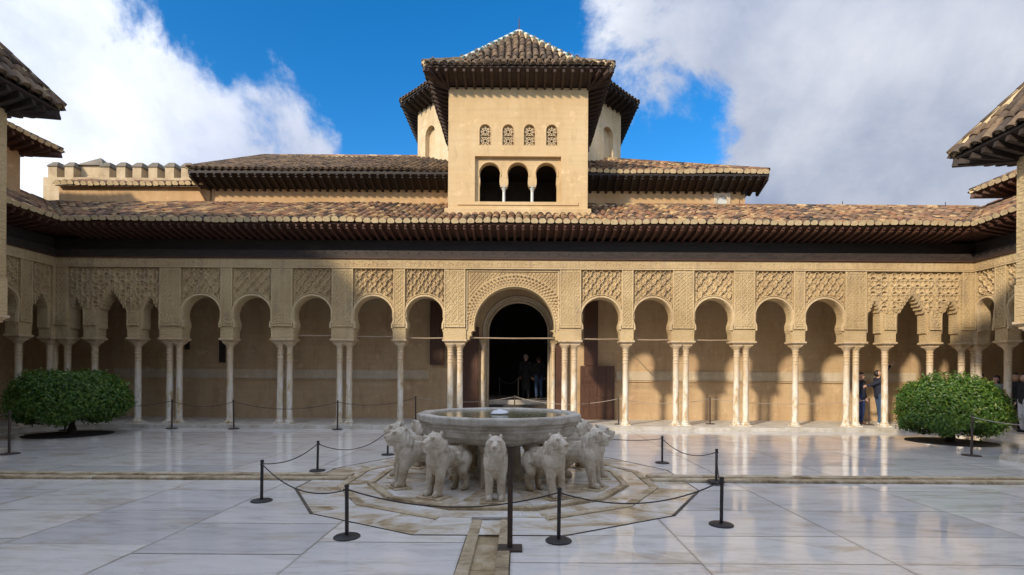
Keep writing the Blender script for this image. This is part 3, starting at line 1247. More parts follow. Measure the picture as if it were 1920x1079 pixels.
def ring_strip(pts, w, y0, y1):
    m = MB()
    strip_run(m, pts, w, y0, y1)
    return m


def carve_band(root, x0, x1, rng):
    """raised lettering-like strokes on the inscription band"""
    m = MB()
    x = x0 + .05
    yf = -.235
    while x < x1 - .06:
        k = rng.random()
        if k < 0.62:
            hgt = rng.choice((.10, .14, .19, .19))
            w = rng.uniform(.014, .022)
            m.box(x, x + w, yf - .014, yf + .002, 4.975, 4.975 + hgt)
            x += w + rng.uniform(.014, .032)
        else:
            rr = rng.uniform(.028, .05)
            cz = rng.uniform(5.01, 5.11)
            strip_run(m, [(x + rr + rr * math.cos(R(a)), cz + rr * math.sin(R(a))) for a in range(rng.choice((0, -60)), rng.choice((200, 300)), 30)], .016, yf + .002, yf - .014)
            x += rr * 2 + rng.uniform(.01, .02)
    m.box(x0, x1, yf - .012, yf + .002, 4.965, 4.978)
    if m.v:
        stuff(m.obj('carved_lettering', 'stucco_rib', root))


def gallery(root, sup, bays, xa, xb, roof_fn, eave_x, seed, rods=(), zoff=0, raft_mat='timber_red', tile_singles=280, ceiling=(None, None), deckpts=None, tile_rows=True, sof=(False, False)):
    """sup: (centre, half width, column offsets); bays: kind per gap. Front faces -y in root's frame."""
    rng = random.Random(seed)
    for c, hw, offs in sup:
        for o in offs:
            column(root, c + o)
        inst('double_capital' if len(offs) > 1 else 'capital', CAP1 if len(offs) == 1 else (CAP2 if hw < .38 else CAP3), root, (c, 0, 0))
        # carved pier above the capital
        pw = hw - .035
        z0 = 3.12
        i_ = sup.index((c, hw, offs))
        mq = 0 < i_ < len(sup) - 1 and all(b in ('ms', 'mw') for b in bays[i_ - 1:i_ + 1])
        ZP = 3.60 if mq else ZT
        MB().box(c - pw, c + pw, YF - .075, YF + .004, z0, ZP - .001).obj('pier', 'stucco', root)
        MB().box(c - hw + .012, c + hw - .012, YF - .04, YF + .004, ZC + .004, z0 + .02).obj('pier_foot', 'stucco_fine', root)
        fr = MB()
        for sx in (-1, 1):
            fr.box(c + sx * (pw - .016) - .014, c + sx * (pw - .016) + .014, YF - .089, YF - .074, z0, ZP - .004)
            if hw > .3:
                fr.box(c + sx * pw * .30 - .008, c + sx * pw * .30 + .008, YF - .085, YF - .074, z0 + .1, ZP - .08)
        for zb in (z0 + .012, z0 + .10, ZP - .08):
            fr.box(c - pw + .03, c + pw - .03, YF - .087, YF - .074, zb - .009, zb + .009)
        fr.obj('pier_frame', 'stucco_rib', root)
        lattice(root, c - pw + .035, c + pw - .035, z0 + .13, ZP - .1, lambda x, z: True, rng.choice((.10, .12, .14)), rng.choice((.12, .15, .19)), .013, YF - .074, .013, 'pier_carving', False, rng.random(), False, 6)
    for i, kind in enumerate(bays):
        if kind is None:
            continue
        cl, hl, _ = sup[i]
        cr, hr, _ = sup[i + 1]
        xl, xr = cl + hl, cr - hr
        pl, pr = cl + hl - .02, cr - hr + .02
        if kind == 'r':
            pts, (cx, zs, Rr) = out_round(xl, xr)
            bay_solid(pts, cl, cr).obj('arch_panel', 'stucco_fine', root, False)
            arc = [(x, z) for x, z in pts if z > 3.09]
            off = []
            for j, (x, z) in enumerate(arc):
                d = math.hypot(x - cx, z - zs)
                nx, nz = ((x - cx) / d, (z - zs) / d)
                off.append((x + nx * .042, z + nz * .042))
            ring_strip(off, .08, YF + .002, YF - .07).obj('archivolt', 'stucco_rib', root)
            off2 = [(cx + (x - cx) * 1.0 + (.105 * (x - cx) / math.hypot(x - cx, z - zs)), z + .105 * (z - zs) / math.hypot(x - cx, z - zs)) for x, z in arc if z > zs - .1]
            off2 = [(min(max(x, pl + .02), pr - .02), z) for x, z in off2]
            ring_strip(off2, .03, YF + .002, YF - .05).obj('archivolt_rim', 'stucco_rib', root)
            ins = lambda x, z: (math.hypot(x - cx, z - zs) > Rr + .125) and z > zs - .15
            lattice(root, pl, pr, zs - .1, ZT - .03, ins, rng.choice((.27, .31, .25)), rng.choice((.34, .38, .42)), .019, YF, .068, 'lattice', False, rng.choice((0, .25)), False)
            lattice(root, pl, pr, zs - .1, ZT - .03, ins, rng.choice((.135, .15)), rng.choice((.15, .19)), .011, YF, .022, 'filigree', False, rng.choice((0, .25)), False)
        elif kind in ('ms', 'mw'):
            ap, sp, n = (4.0, 3.55, 4) if kind == 'ms' else (4.19, 3.52, 6)
            pts, L = out_muq(xl, xr, ap, sp, n)
            bay_solid(pts, cl, cr).obj('arch_panel', 'stucco_fine', root, False)
            # stalactite drops stepping along the edge
            m = MB()
            cx = (xl + xr) / 2
            for (x, z) in L[4::5]:
                for sx in (0, 1):
                    xx = x if sx == 0 else 2 * cx - x
                    for row in (0, 1, 2):
                        e = .026 + .004 * row
                        zz0 = z + .03 + row * .085
                        yo = YF - .05 + row * .012
                        m.add([(xx - e, YF + .01, zz0 + .07), (xx + e, YF + .01, zz0 + .07), (xx + e, yo, zz0 + .07), (xx - e, yo, zz0 + .07), (xx, yo + .012, zz0 - .012), (xx, YF + .01, zz0 - .012)],
                              [(3, 2, 4), (0, 3, 4, 5), (2, 1, 5, 4), (0, 1, 2, 3)])
            stuff(m.obj('stalactites', 'stucco_rib', root))
            slope = (ap - sp) / max(.01, (cx - xl - .05))
            ins = lambda x, z: z > min(ap, sp + .02 + slope * min(x - xl, xr - x)) + .13 and z > sp + .08
            lattice(root, cl + (0.0 if i and bays[i - 1] in ('ms', 'mw') else hl), cr - (0.0 if i + 1 < len(bays) and bays[i + 1] in ('ms', 'mw') else hr), sp, ZT - .03, ins, .30, .44, .024, YF, .055, 'lattice', True)
            lattice(root, cl + (0.0 if i and bays[i - 1] in ('ms', 'mw') else hl), cr - (0.0 if i + 1 < len(bays) and bays[i + 1] in ('ms', 'mw') else hr), sp, ZT - .03, ins, .15, .22, .011, YF, .02, 'filigree', False, .1, False)
        elif kind == 'g':
            pts, (cx, zs, Rr) = out_grand(xl, xr, (xl + xr) / 2 + .06, 1.235, 4.38)
            bay_solid(pts, cl, cr).obj('arch_panel', 'stucco_fine', root, False)
            m = MB()
            for row in range(4):
                rad = Rr + .075 + row * .085
                cnt = 40
                for k in range(cnt + 1):
                    a = R(4 + 172 * (k + (0.5 if row % 2 else 0)) / cnt)
                    if a > R(178):
                        continue
                    ra2 = rad + (0.02 if row == 3 else 0)
                    c_, s_ = math.cos(a), math.sin(a)
                    def pt(dr, da, y):
                        aa = a + da / ra2
                        return (cx + (ra2 + dr) * math.cos(aa), y, zs + (ra2 + dr) * math.sin(aa))
                    yo = YF - .03 - .014 * row
                    e = .04
                    m.add([pt(-.045, 0, YF), pt(0, e, YF), pt(.05, 0, YF), pt(0, -e, YF), pt(-.03, 0, yo + .015), pt(.012, e * .7, yo), pt(.045, 0, yo), pt(.012, -e * .7, yo)],
                          [(4, 5, 6, 7), (0, 1, 5, 4), (1, 2, 6, 5), (2, 3, 7, 6), (3, 0, 4, 7)])
            stuff(m.obj('stalactites', 'stucco_rib', root))
            arc = [(cx + (Rr + .02) * math.cos(R(a)), zs + (Rr + .02) * math.sin(R(a))) for a in range(186, -7, -4)]
            ring_strip(arc, .035, YF + .002, YF - .03).obj('archivolt', 'stucco_rib', root)
            ins = lambda x, z: math.hypot(x - cx, z - zs) > Rr + .42 and z > zs + .1
            lattice(root, cl + hl + .06, cr - hr - .06, zs, ZT - .1, ins, .12, .14, .014, YF, .026, 'lattice', False, 0)
            fr = MB()
            for xx in (cl + hl + .0, cr - hr - .0):
                fr.box(xx - .025, xx + .025, YF - .04, YF + .003, 3.05, ZT - .02)
            fr.box(cl + hl + .026, cr - hr - .026, YF - .04, YF + .003, ZT - .07, ZT - .02)
            fr.obj('arch_frame', 'stucco_rib', root)
    # inscription band, timber lintel, upper wall board
    MB().box(xa, xb, -.235, .2, ZT, 5.2).obj('inscription_band', 'stucco_fine', root)
    MB().box(xa, xb, -.255, -.233, ZT - .006, ZT + .03).obj('band_fillet', 'stucco_rib', root)
    carve_band(root, xa, xb, rng)
    MB().box(xa, xb, -.27, .2, 5.2, 5.455).obj('lintel', 'timber_band', root)
    MB().box(xa, xb, -.29, -.268, 5.205, 5.235).obj('lintel_fillet', 'timber_red', root)
    m = MB()
    x = xa + .2
    while x < xb - .1:
        zz_ = 5.38 + rng.gauss(0, .008)
        m.lathe([(.026, -.012), (.022, .012), (.004, .02)], 7)
        k = 21
        for vi in range(len(m.v) - k, len(m.v)):
            vx, vy, vz = m.v[vi]
            m.v[vi] = (x + vx, -.272 - vz, zz_ + vy)
        x += rng.uniform(.3, .36)
    stuff(m.obj('lintel_studs', 'timber_band', root))
    MB().box(xa, xb, -.175, .2, 5.455, 5.80).obj('upper_board', 'timber_dark', root)
    # eaves: soffit boards, rafters, fascia
    e0, e1 = eave_x
    sa, sb = (e0 - 1.12 if sof[0] else xa), (e1 + 1.12 if sof[1] else xb)
    so = MB().add([(sa, .12, 5.865), (sb, .12, 5.865), (e1, -1.0, 6.055), (e0, -1.0, 6.055), (sa, .12, 5.89), (sb, .12, 5.89), (e1, -1.0, 6.115), (e0, -1.0, 6.115)],
                  [(0, 1, 2, 3), (7, 6, 5, 4), (3, 2, 6, 7)])
    so.obj('soffit', raft_mat, root)
    rafters(root, (0, 0, 0), (1, 0, 0), (0, -1, 0), e0 + .06, e1 - .06, .245, .98, 5.80, 5.985, .08, .12, raft_mat)
    if deckpts:
        MB().add(deckpts[0], deckpts[1]).obj('roof_deck', 'tile_pan', root)
    if tile_rows:
        sl = Vector((0, 3.5, 1.62)).normalized()
        xt0, xt1 = tile_rows
        tile_patch(root, (xt0, -1.06, 6.10), (1, 0, 0), sl, xt1 - xt0, lambda xx: roof_fn(xt0 + xx), 'roof_tile', tile_singles)
    rod = MB()
    for xa_, xb_, yy, zr in rods:
        MB().tube([(xa_, yy, zr), ((xa_ + xb_) / 2, yy, zr - .012), (xb_, yy, zr)], .022, 8).obj('tie_rod', 'rod_wood', root)


W2, W1 = .36, .21
SUP = [(-14.3, .40, [-.2, .2]), (-13.24, W1, [0]), (-11.89, W1, [0]), (-10.75, W2, [-.15, .15]), (-9.02, W1, [0]), (-7.31, W2, [-.15, .15]),
       (-5.45, W2, [-.15, .15]), (-3.70, W1, [0]), (-1.99, W2, [-.15, .15]), (1.57, W2, [-.15, .15]), (3.33, W1, [0]), (5.05, W2, [-.15, .15]),
       (6.93, W2, [-.15, .15]), (8.62, W1, [0]), (10.36, W2, [-.15, .15]), (11.42, W1, [0]), (12.82, W1, [0]), (14.0, .40, [-.2, .2])]
BAYS = ['ms', 'mw', 'ms', 'r', 'r', 'r', 'r', 'r', 'g', 'r', 'r', 'r', 'r', 'r', 'ms', 'mw', 'ms']
RUN = 3.86                       # slope length from eave to ridge
CS = 3.5 / math.hypot(3.5, 1.62)


def roof_n(x):
    # valleys at both corners; the tower stands in the middle of the slope
    a = 0.0
    if x < -13.45:
        a = (-13.45 - x) / CS
    if x > 13.15:
        a = (x - 13.15) / CS
    b = RUN
    if -2.45 < x < 2.3:
        b = 1.36 / CS
    return (a, b)


north = thing('arcade', 'long carved sandy stucco arcade on slender paired columns with tiled lean-to roof', 'arcade', (0, 15.9, 0))
deck = ([(-13.45, -1.04, 6.09), (13.15, -1.04, 6.09), (16.65, 2.46, 7.71), (-16.95, 2.46, 7.71)], [(0, 1, 2, 3)])
gallery(north, SUP, BAYS, -14.7, 14.4, roof_n, (-13.5, 13.2), 11,
        rods=[(-3.49, -2.35, 0, 2.80), (-1.63, 1.21, -.05, 2.81), (1.93, 3.12, 0, 2.80), (3.54, 4.69, .05, 2.79), (5.41, 6.57, .05, 2.79), (-5.09, -3.91, .05, 2.84), (-6.95, -5.81, .05, 2.86)],
        deckpts=deck, tile_rows=(-16.9, 16.6), sof=(True, True))
ridge_line(north, (2.35, 2.42, 7.74), (16.4, 2.42, 7.74), ('roof_tile',), lift=.04)
ridge_line(north, (-13.4, -1.0, 6.14), (-16.7, 2.3, 7.66), ('roof_tile_old',), r=.07, lift=.06)
ridge_line(north, (13.1, -1.0, 6.14), (16.4, 2.3, 7.66), ('roof_tile_old',), r=.07, lift=.06)
for x in (7.9, 11.6, 15.3):
    MB().tube([(x, 2.42, 7.78), (x, 2.42, 7.98)], .014, 5).obj('ridge_rod', 'iron', north)
# gallery ceiling and back wall with the great doorway
MB().box(-16.8, 16.5, .2, 2.2, 5.1, 5.16).obj('ceiling', 'timber_dark', north)
wall = MB().box(-17, 18.7, 2.2, 2.75, 0.0, 7.62).mesh('back_wall', 'plaster_wall')
dcx = -0.03


def arch_outline(cx, hw, z0, apex, n=28):
    zs = apex - hw
    return [(cx - hw, z0)] + [(cx + hw * math.cos(R(180 - 180 * i / n)), zs + hw * math.sin(R(180 - 180 * i / n))) for i in range(n + 1)] + [(cx + hw, z0)]


def arch_cutter(cx, hw, z0, apex, y0, y1, n=28):
    pts = arch_outline(cx, hw, z0, apex, n)
    k = len(pts)
    return MB().add([(x, y0, z) for x, z in pts] + [(x, y1, z) for x, z in pts],
                    [tuple(range(k)), tuple(range(2 * k - 1, k - 1, -1))] + [(i, (i + 1) % k, k + (i + 1) % k, k + i) for i in range(k)]).mesh('cut', 'plaster_wall')


wall = boolean_cut(wall, [arch_cutter(dcx, 1.28, 0.06, 4.50, 1.9, 3.0)])
link(bpy.data.objects.new('back_wall', wall), north)
for x0, x1 in ((-14.4, -3.2), (3.45, 14.1)):
    MB().box(x0, x1, 2.17, 2.2, 1.50, 1.82).obj('dado_band', 'plaster_pale', north)
    MB().box(x0, x1, 2.155, 2.2, 1.44, 1.485).obj('dado_fillet', 'plaster_wall', north)
# nested stone arches of the doorway
for hw, ap, y0, y1 in ((1.262, 4.482, 2.19, 2.33), (1.20, 4.42, 2.36, 2.52), (1.13, 4.35, 2.55, 2.7)):
    pts = arch_outline(dcx, hw - .035, .11, ap - .035)
    m = MB()
    rings = []
    for i, (x, z) in enumerate(pts):
        if z <= .2:
            nx, nz = (-1 if x < dcx else 1, 0)
        else:
            zs = ap - hw
            d = math.hypot(x - dcx, z - zs)
            nx, nz = ((x - dcx) / d, (z - zs) / d) if z > zs else ((-1 if x < dcx else 1), 0)
        rings.append([(x - nx * .03, y0, z - nz * .03), (x - nx * .03, y1, z - nz * .03), (x + nx * .032, y1, z + nz * .032), (x + nx * .032, y0, z + nz * .032)])
    m.loft(rings).obj('door_moulding', 'plaster_pale', north)
for sx in (-1, 1):
    c = MB().lathe([(.1, .11), (.1, .2), (.075, .22), (.07, 2.5), (.09, 2.52), (.07, 2.55), (.075, 2.6), (.12, 2.78)], 12).obj('jamb_column', 'column_marble', north, 'auto')
    c.location = (dcx + sx * 1.24, 2.1, 0)
    MB().box(-.12, .12, -.11, .1, 2.78, 2.92).obj('jamb_capital', 'stucco_fine', c)
for x0, x1 in ((-1.98, -1.42), (1.30, 1.72)):
    d = MB().box(x0, x1, 2.06, 2.12, .14, 3.35).obj('door_leaf', 'door_wood', north)
    m = MB()
    for zz_ in (.3, 1.1, 1.9, 2.7):
        m.box(x0 + .05, x1 - .05, 2.045, 2.06, zz_, zz_ + .62)
    m.obj('door_panel', 'door_wood', d)
d = MB().box(-3.14, -2.62, 2.05, 2.14, 2.0, 4.25).obj('shutter', 'door_wood', north)
MB().box(-3.09, -2.67, 2.03, 2.05, 2.1, 4.15).obj('shutter_panel', 'door_wood', d)
d = MB().box(2.3, 2.78, 2.06, 2.14, 2.02, 4.3).obj('shutter', 'door_wood', north)
d = MB().box(2.16, 3.36, 1.98, 2.06, .12, 2.0).obj('door_leaf', 'door_wood', north)
m = MB()
for i in range(4):
    for j in range(5):
        m.box(2.22 + i * .285, 2.22 + i * .285 + .24, 1.965, 1.98, .2 + j * .36, .2 + j * .36 + .29)
m.obj('door_panel', 'door_wood', d)
for x0, z0, x1, z1 in ((-10.64, 2.05, -10.42, 2.88), (-11.86, 2.5, -11.70, 2.78)):
    MB().box(x0, x1, 2.16, 2.195, z0, z1).obj('wall_niche', 'timber_dark', north)
MB().beam((3.95, 2.1, 2.5), (4.70, 2.1, 1.72), .022, .022).obj('stay_rod', 'rod_wood', north)
# dark hall behind the doorway, with steps
hall = thing('hall_interior', 'dark hall with low stone steps seen through the great doorway', 'hall', (0, 18.66, 0))
MB().box(-3.0, -2.8, 0, 6, 0, 5.2).obj('wall', 'plaster_unlit', hall)
MB().box(2.8, 3.0, 0, 6, 0, 5.2).obj('wall', 'plaster_unlit', hall)
MB().box(-3.0, 3.0, 6, 6.2, 0, 5.2).obj('wall', 'plaster_unlit', hall)
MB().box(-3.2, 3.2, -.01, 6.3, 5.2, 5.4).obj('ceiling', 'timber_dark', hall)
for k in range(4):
    MB().chbox(-1.3, 1.25, -.35 + k * .22 if k else -.4, 6 if k == 3 else -.13 + k * .22 + .02, .1, .24 + k * .165, .01).obj('step', 'step_marble' if k == 3 else 'plaster_unlit', hall)

# side wings
DK = lambda x0, x1, xv0, xv1: ([(x0, -1.04, 6.09), (x1, -1.04, 6.09), (xv1, 2.46, 7.71), (xv0, 2.46, 7.71)], [(0, 1, 2, 3)])
west = thing('arcade_wing', 'shaded side arcade at the left corner, carved stucco on thin columns', 'arcade', (-14.5, 0, 0), R(90))
SW = [(10.2, .36, [-.15, .15]), (11.9, W1, [0]), (13.45, W1, [0]), (14.8, W1, [0]), (15.72, W1, [])]
SW = [(9.9, .36, [-.15, .15]), (11.55, W1, [0]), (13.2, W2, [-.15, .15]), (14.75, W1, [0])]
gallery(west, SW + [(15.75, .2, [0])], ['r', 'r', 'r', 'ms'], 5.4, 15.68, lambda x: (max(0, (x - 14.85) / CS), RUN), (5.4, 14.9), 23, deckpts=DK(5.4, 14.86, 5.4, 18.36), tile_rows=(5.4, 18.3), tile_singles=200, sof=(False, True))
MB().box(5, 18.09, 2.2, 2.5, 0, 7.6).obj('back_wall', 'plaster_wall', west)
MB().box(5, 18.0, .3, 2.2, 5.17, 5.22).obj('ceiling', 'timber_dark', west)
east = thing('arcade_wing', 'sunlit side arcade at the right corner, carved stucco on thin columns', 'arcade', (14.2, 0, 0), R(-90))
SE = [(-15.75, .2, [0]), (-14.8, W1, [0]), (-13.2, W2, [-.15, .15]), (-11.55, W1, [0]), (-9.9, .36, [-.15, .15])]
gallery(east, SE, ['r', 'r', 'r', 'r'], -15.68, -5.4, lambda x: (max(0, (-14.85 - x) / CS), RUN), (-14.9, -5.4), 29, deckpts=DK(-14.86, -5.4, -18.36, -5.4), tile_rows=(-18.3, -5.4), tile_singles=200, sof=(True, False))
MB().box(-18.09, -5, 4.2, 4.5, 0, 7.6).obj('back_wall', 'plaster_wall', east)
MB().box(-18.0, -5, .3, 4.2, 5.17, 5.22).obj('ceiling', 'timber_dark', east)

# ------------------------------------------------------------------ the tower over the arcade
TX0, TX1, TY0, TY1 = -2.29, 2.15, 16.2, 20.4
tower = thing('tower', 'square ochre lookout tower with triple arched window and pyramid tiled roof', 'tower', (0, 0, 0))
TCX = (TX0 + TX1) / 2
tw = MB().box(TX0, TX1, TY0, TY1, 6.2, 10.8).mesh('tower_wall', 'plaster_tower')
cuts = [MB().box(-1.44, 1.30, TY0 - .2, TY0 + .6, 7.16, 8.62).mesh('cut', 'plaster_tower')]
WIN = [(-1.12, 9.3), (-.39, 9.3), (.29, 9.3), (1.0, 9.3)]
for wx, wz in WIN:
    cuts.append(arch_cutter(wx, .175, 8.97, 9.63, TY0 - .2, TY0 + .16, 14))
cuts.append(MB().box(TX0 + .35, TX1 - .35, TY0 + .5, TY1 - .35, 6.9, 8.7).mesh('cut', 'plaster_unlit'))
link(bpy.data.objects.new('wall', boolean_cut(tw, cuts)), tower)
MB().box(TX0 + .36, TX1 - .36, TY0 + 2.2, TY0 + 2.3, 6.91, 8.69).obj('room_partition', 'plaster_unlit', tower)
MB().box(TX0 + .36, TX1 - .36, TY0 + .52, TY0 + 2.2, 8.63, 8.69).obj('room_ceiling', 'timber_dark', tower)  # near-black lining, its colour stands in for the room's shade
MB().box(-1.43, 1.29, TY0 + .34, TY0 + .52, 8.58, 8.615).obj('window_head', 'timber_dark', tower)
MB().chbox(TX0 - .1, TX1 + .1, TY0 - .12, TY0 + .3, 6.72, 6.93, .02).obj('base_ledge', 'plaster_tower', tower)
MB().box(TX0 + .3, TX1 - .3, TY0 - .03, TY0 + .55, 7.06, 7.162).obj('window_sill', 'plaster_tower', tower)
# three horseshoe arches with two thin columns
edges = [(-1.30, -.64), (-.40, .27), (.51, 1.18)]
cl = [-1.44, -.52, .39, 1.30]
for i, (a, b) in enumerate(edges):
    hw = (b - a) / 2
    cx = (a + b) / 2
    Rr = hw
    zs = 8.46 - Rr
    pts = [(a + .0, 7.165), (a, 7.74), (a + .012, 7.76), (a + .02, 7.86)]
    for k in range(21):
        an = R(194 - k * 208 / 20)
        pts.append((cx + Rr * math.cos(an), zs + Rr * math.sin(an)))
    pts += [(b - .02, 7.86), (b - .012, 7.76), (b, 7.74), (b, 7.165)]
    if i == 0:
        pts[0] = (a, 7.165)
    m = bay_solid([(p[0], p[1] if p[1] > 7.2 else 7.165) for p in pts], cl[i], cl[i + 1], 8.62, 7.165, TY0 + .13, TY0 + .33)
    if i < 3:
        pass
    # the jamb below the capitals is open at the two columns
    poly = [(cl[i] if i == 0 else cl[i], 7.74)]
    pp = pts[1:-1]
    m = bay_solid(pp, cl[i], cl[i + 1], 8.62, 7.74, TY0 + .13, TY0 + .33)
    o = m.obj('arch_panel', 'plaster_tower', tower)
    arc = [(cx + (Rr + .03) * math.cos(R(q)), zs + (Rr + .03) * math.sin(R(q))) for q in range(200, -21, -8)]
    ring_strip(arc, .05, TY0 + .132, TY0 + .11).obj('archivolt', 'plaster_tower', tower)
MB().box(-1.44, -1.30, TY0 + .13, TY0 + .33, 7.165, 7.741).obj('jamb', 'plaster_tower', tower)
MB().box(1.18, 1.30, TY0 + .13, TY0 + .33, 7.165, 7.741).obj('jamb', 'plaster_tower', tower)
for cx in (-.52, .39):
    c = MB().lathe([(.07, 7.165), (.07, 7.2), (.05, 7.22), (.048, 7.56), (.06, 7.57), (.05, 7.59), (.06, 7.62), (.1, 7.7)], 12).obj('column', 'tile_glazed_white', tower, 'auto')
    c.location = (cx, TY0 + .23, 0)
    MB().box(-.11, .11, -.1, .1, 7.698, 7.745).obj('capital', 'plaster_pale', c)
# plaster lattices with holes painted dark in the four small windows
for wx, wz in WIN:
    m = MB()
    yb_ = TY0 + .07
    for q in range(2):
        czz = 9.12 + q * .29
        for k in range(8):
            a = R(k * 45)
            m.beam((wx + .045 * math.cos(a), yb_, czz + .045 * math.sin(a)), (wx + .17 * math.cos(a), yb_, czz + .17 * math.sin(a)), .022, .05, (0, 1, 0))
        for rr in (.055, .115):
            strip_run(m, [(wx + rr * math.cos(R(a)), czz + rr * math.sin(R(a))) for a in range(0, 361, 30)], .026, yb_ + .03, yb_ - .03)
    m.box(wx - .176, wx + .176, yb_ + .03, yb_ + .05, 8.965, 9.0)
    bk = arch_outline(wx, .172, 8.975, 9.625, 14)
    MB().add([(x, yb_ + .045, z) for x, z in bk], [tuple(range(len(bk)))]).obj('window_panel', 'plaster_lantern', tower)
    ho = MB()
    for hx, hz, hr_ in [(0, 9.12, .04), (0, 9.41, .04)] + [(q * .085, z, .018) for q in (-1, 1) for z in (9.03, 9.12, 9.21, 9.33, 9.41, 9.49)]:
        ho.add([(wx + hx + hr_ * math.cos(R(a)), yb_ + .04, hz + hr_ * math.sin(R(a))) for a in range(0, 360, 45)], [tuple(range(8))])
    ho.obj('hole_shade', 'timber_dark', tower)  # dark discs on the solid panel paint the shade of holes
    # keep the grille inside the arched reveal
    keep = MB()
    for f in m.f:
        ok = True
        for i in f:
            x, y, z = m.v[i]
            top = 9.455 + math.sqrt(max(0, .175 ** 2 - (x - wx) ** 2))
            if abs(x - wx) > .178 or z > top + .01:
                ok = False
        if ok:
            keep.add([m.v[i] for i in f], [tuple(range(len(f)))])
    g_ = keep.obj('window_lattice', 'plaster_lantern', tower, False, False)
    arc = [(wx - .19, 8.97)] + [(wx + .19 * math.cos(R(a)), 9.455 + .19 * math.sin(R(a))) for a in range(180, -1, -15)] + [(wx + .19, 8.97)]
    ring_strip(arc, .03, TY0 + .002, TY0 - .006).obj('window_rim', 'plaster_tower', tower)


def hip_eaves(root, poly, wall_z, over, rise, rmat, fascia=True, pitch=.27):
    """rafters all round a convex polygon of wall corners (counter-clockwise), fanning at the corners"""
    n = len(poly)
    P = [Vector((x, y, 0)) for x, y in poly]
    outs = []
    for i in range(n):
        d = (P[(i + 1) % n] - P[i]).normalized()
        outs.append(Vector((d.y, -d.x, 0)))
    corner = []
    for i in range(n):
        a, b = outs[i - 1], outs[i]
        k = over / (1 + a.dot(b))
        corner.append(P[i] + (a + b) * k)
    for i in range(n):
        j = (i + 1) % n
        d = (P[j] - P[i]).normalized()
        o = outs[i]
        Lw = (P[j] - P[i]).length
        ns = max(2, int(Lw / pitch))
        me = MB().beam(Vector((0, 0, wall_z - .0)) - o * .05, o * (over - .02) + Vector((0, 0, wall_z + rise - .07)), .08, .12).mesh('rafter', rmat)
        for k in range(ns + 1):
            inst('rafter', me, root, loc=P[i] + d * (Lw * (.0 + k / ns)))
        for (pc, cc, sg) in ((P[i], corner[i], 1), (P[j], corner[j], -1)):
            ext = abs((cc - pc).dot(d))
            nf = max(1, int(ext / pitch))
            for k in range(1, nf + 1):
                e = pc + o * (over - .02) - d * sg * (ext * k / (nf + .4))
                MB().beam(pc + Vector((0, 0, wall_z)), e + Vector((0, 0, wall_z + rise - .07)), .08, .11).obj('rafter', rmat, root)
        MB().beam(P[i] + Vector((0, 0, wall_z)), corner[i] + Vector((0, 0, wall_z + rise - .06)), .11, .15).obj('hip_rafter', rmat, root)
        z0, z1 = wall_z + .055, wall_z + rise
        MB().add([P[i] + Vector((0, 0, z0)), P[j] + Vector((0, 0, z0)), corner[j] + Vector((0, 0, z1)), corner[i] + Vector((0, 0, z1)),
                  P[i] + Vector((0, 0, z0 + .02)), P[j] + Vector((0, 0, z0 + .02)), corner[j] + Vector((0, 0, z1 + .05)), corner[i] + Vector((0, 0, z1 + .05))],
                 [(0, 1, 2, 3), (7, 6, 5, 4), (3, 2, 6, 7)]).obj('soffit', rmat, root)
    return corner


def hip_tiles(root, corner, ctr, z0, tiers, mat, singles=60, faces=None, ridge=('roof_tile_old',), base_over=.05):
    """tiles on a pyramid roof: tiers = [(scale, z)...] outward to inward"""
    n = len(corner)
    C = Vector(ctr)
    for i in range(n):
        j = (i + 1) % n
        for k in range(len(tiers) - 1):
            (s0, za), (s1, zb) = tiers[k], tiers[k + 1]
            a0 = C + (Vector((corner[i].x, corner[i].y, 0)) - C) * s0
            b0 = C + (Vector((corner[j].x, corner[j].y, 0)) - C) * s0
            a1 = C + (Vector((corner[i].x, corner[i].y, 0)) - C) * s1
            b1 = C + (Vector((corner[j].x, corner[j].y, 0)) - C) * s1
            a0.z = b0.z = za
            a1.z = b1.z = zb
            MB().add([a0, b0, b1, a1], [(0, 1, 2, 3)]).obj('roof_deck', 'tile_pan', root)
            if faces is None or i in faces:
                u = (b0 - a0).normalized()
                W = (b0 - a0).length
                mid0 = (a0 + b0) / 2
                mid1 = (a1 + b1) / 2
                s = (mid1 - mid0)
                s = s - u * s.dot(u)
                H = s.length
                ins0 = (a1 - a0).dot(u)
                ins1 = W - (b1 - a0).dot(u)
                if k == 0:
                    P0 = a0 - s.normalized() * base_over
                else:
                    P0 = a0
                def rows(xx, W=W, H=H, ins0=ins0, ins1=ins1, k=k):
                    t0 = xx / ins0 if ins0 > 1e-3 else 9
                    t1 = (W - xx) / ins1 if ins1 > 1e-3 else 9
                    return (0.0 if k == 0 else 0.002, H * min(1, t0, t1))
                tile_patch(root, P0, u, s, W, rows, mat, singles if k == 0 else max(20, singles // 2))
            if ridge and a1 != b1:
                mats = ridge if k else (ridge if len(tiers) == 2 else ('roof_tile_old',))
                ridge_line(root, a0, a1, mats, L=.16 if len(mats) > 1 else .33, r=.085, lift=.09)
            elif ridge:
                ridge_line(root, a0, a1, ridge, L=.16 if len(ridge) > 1 else .33, r=.085, lift=.09)


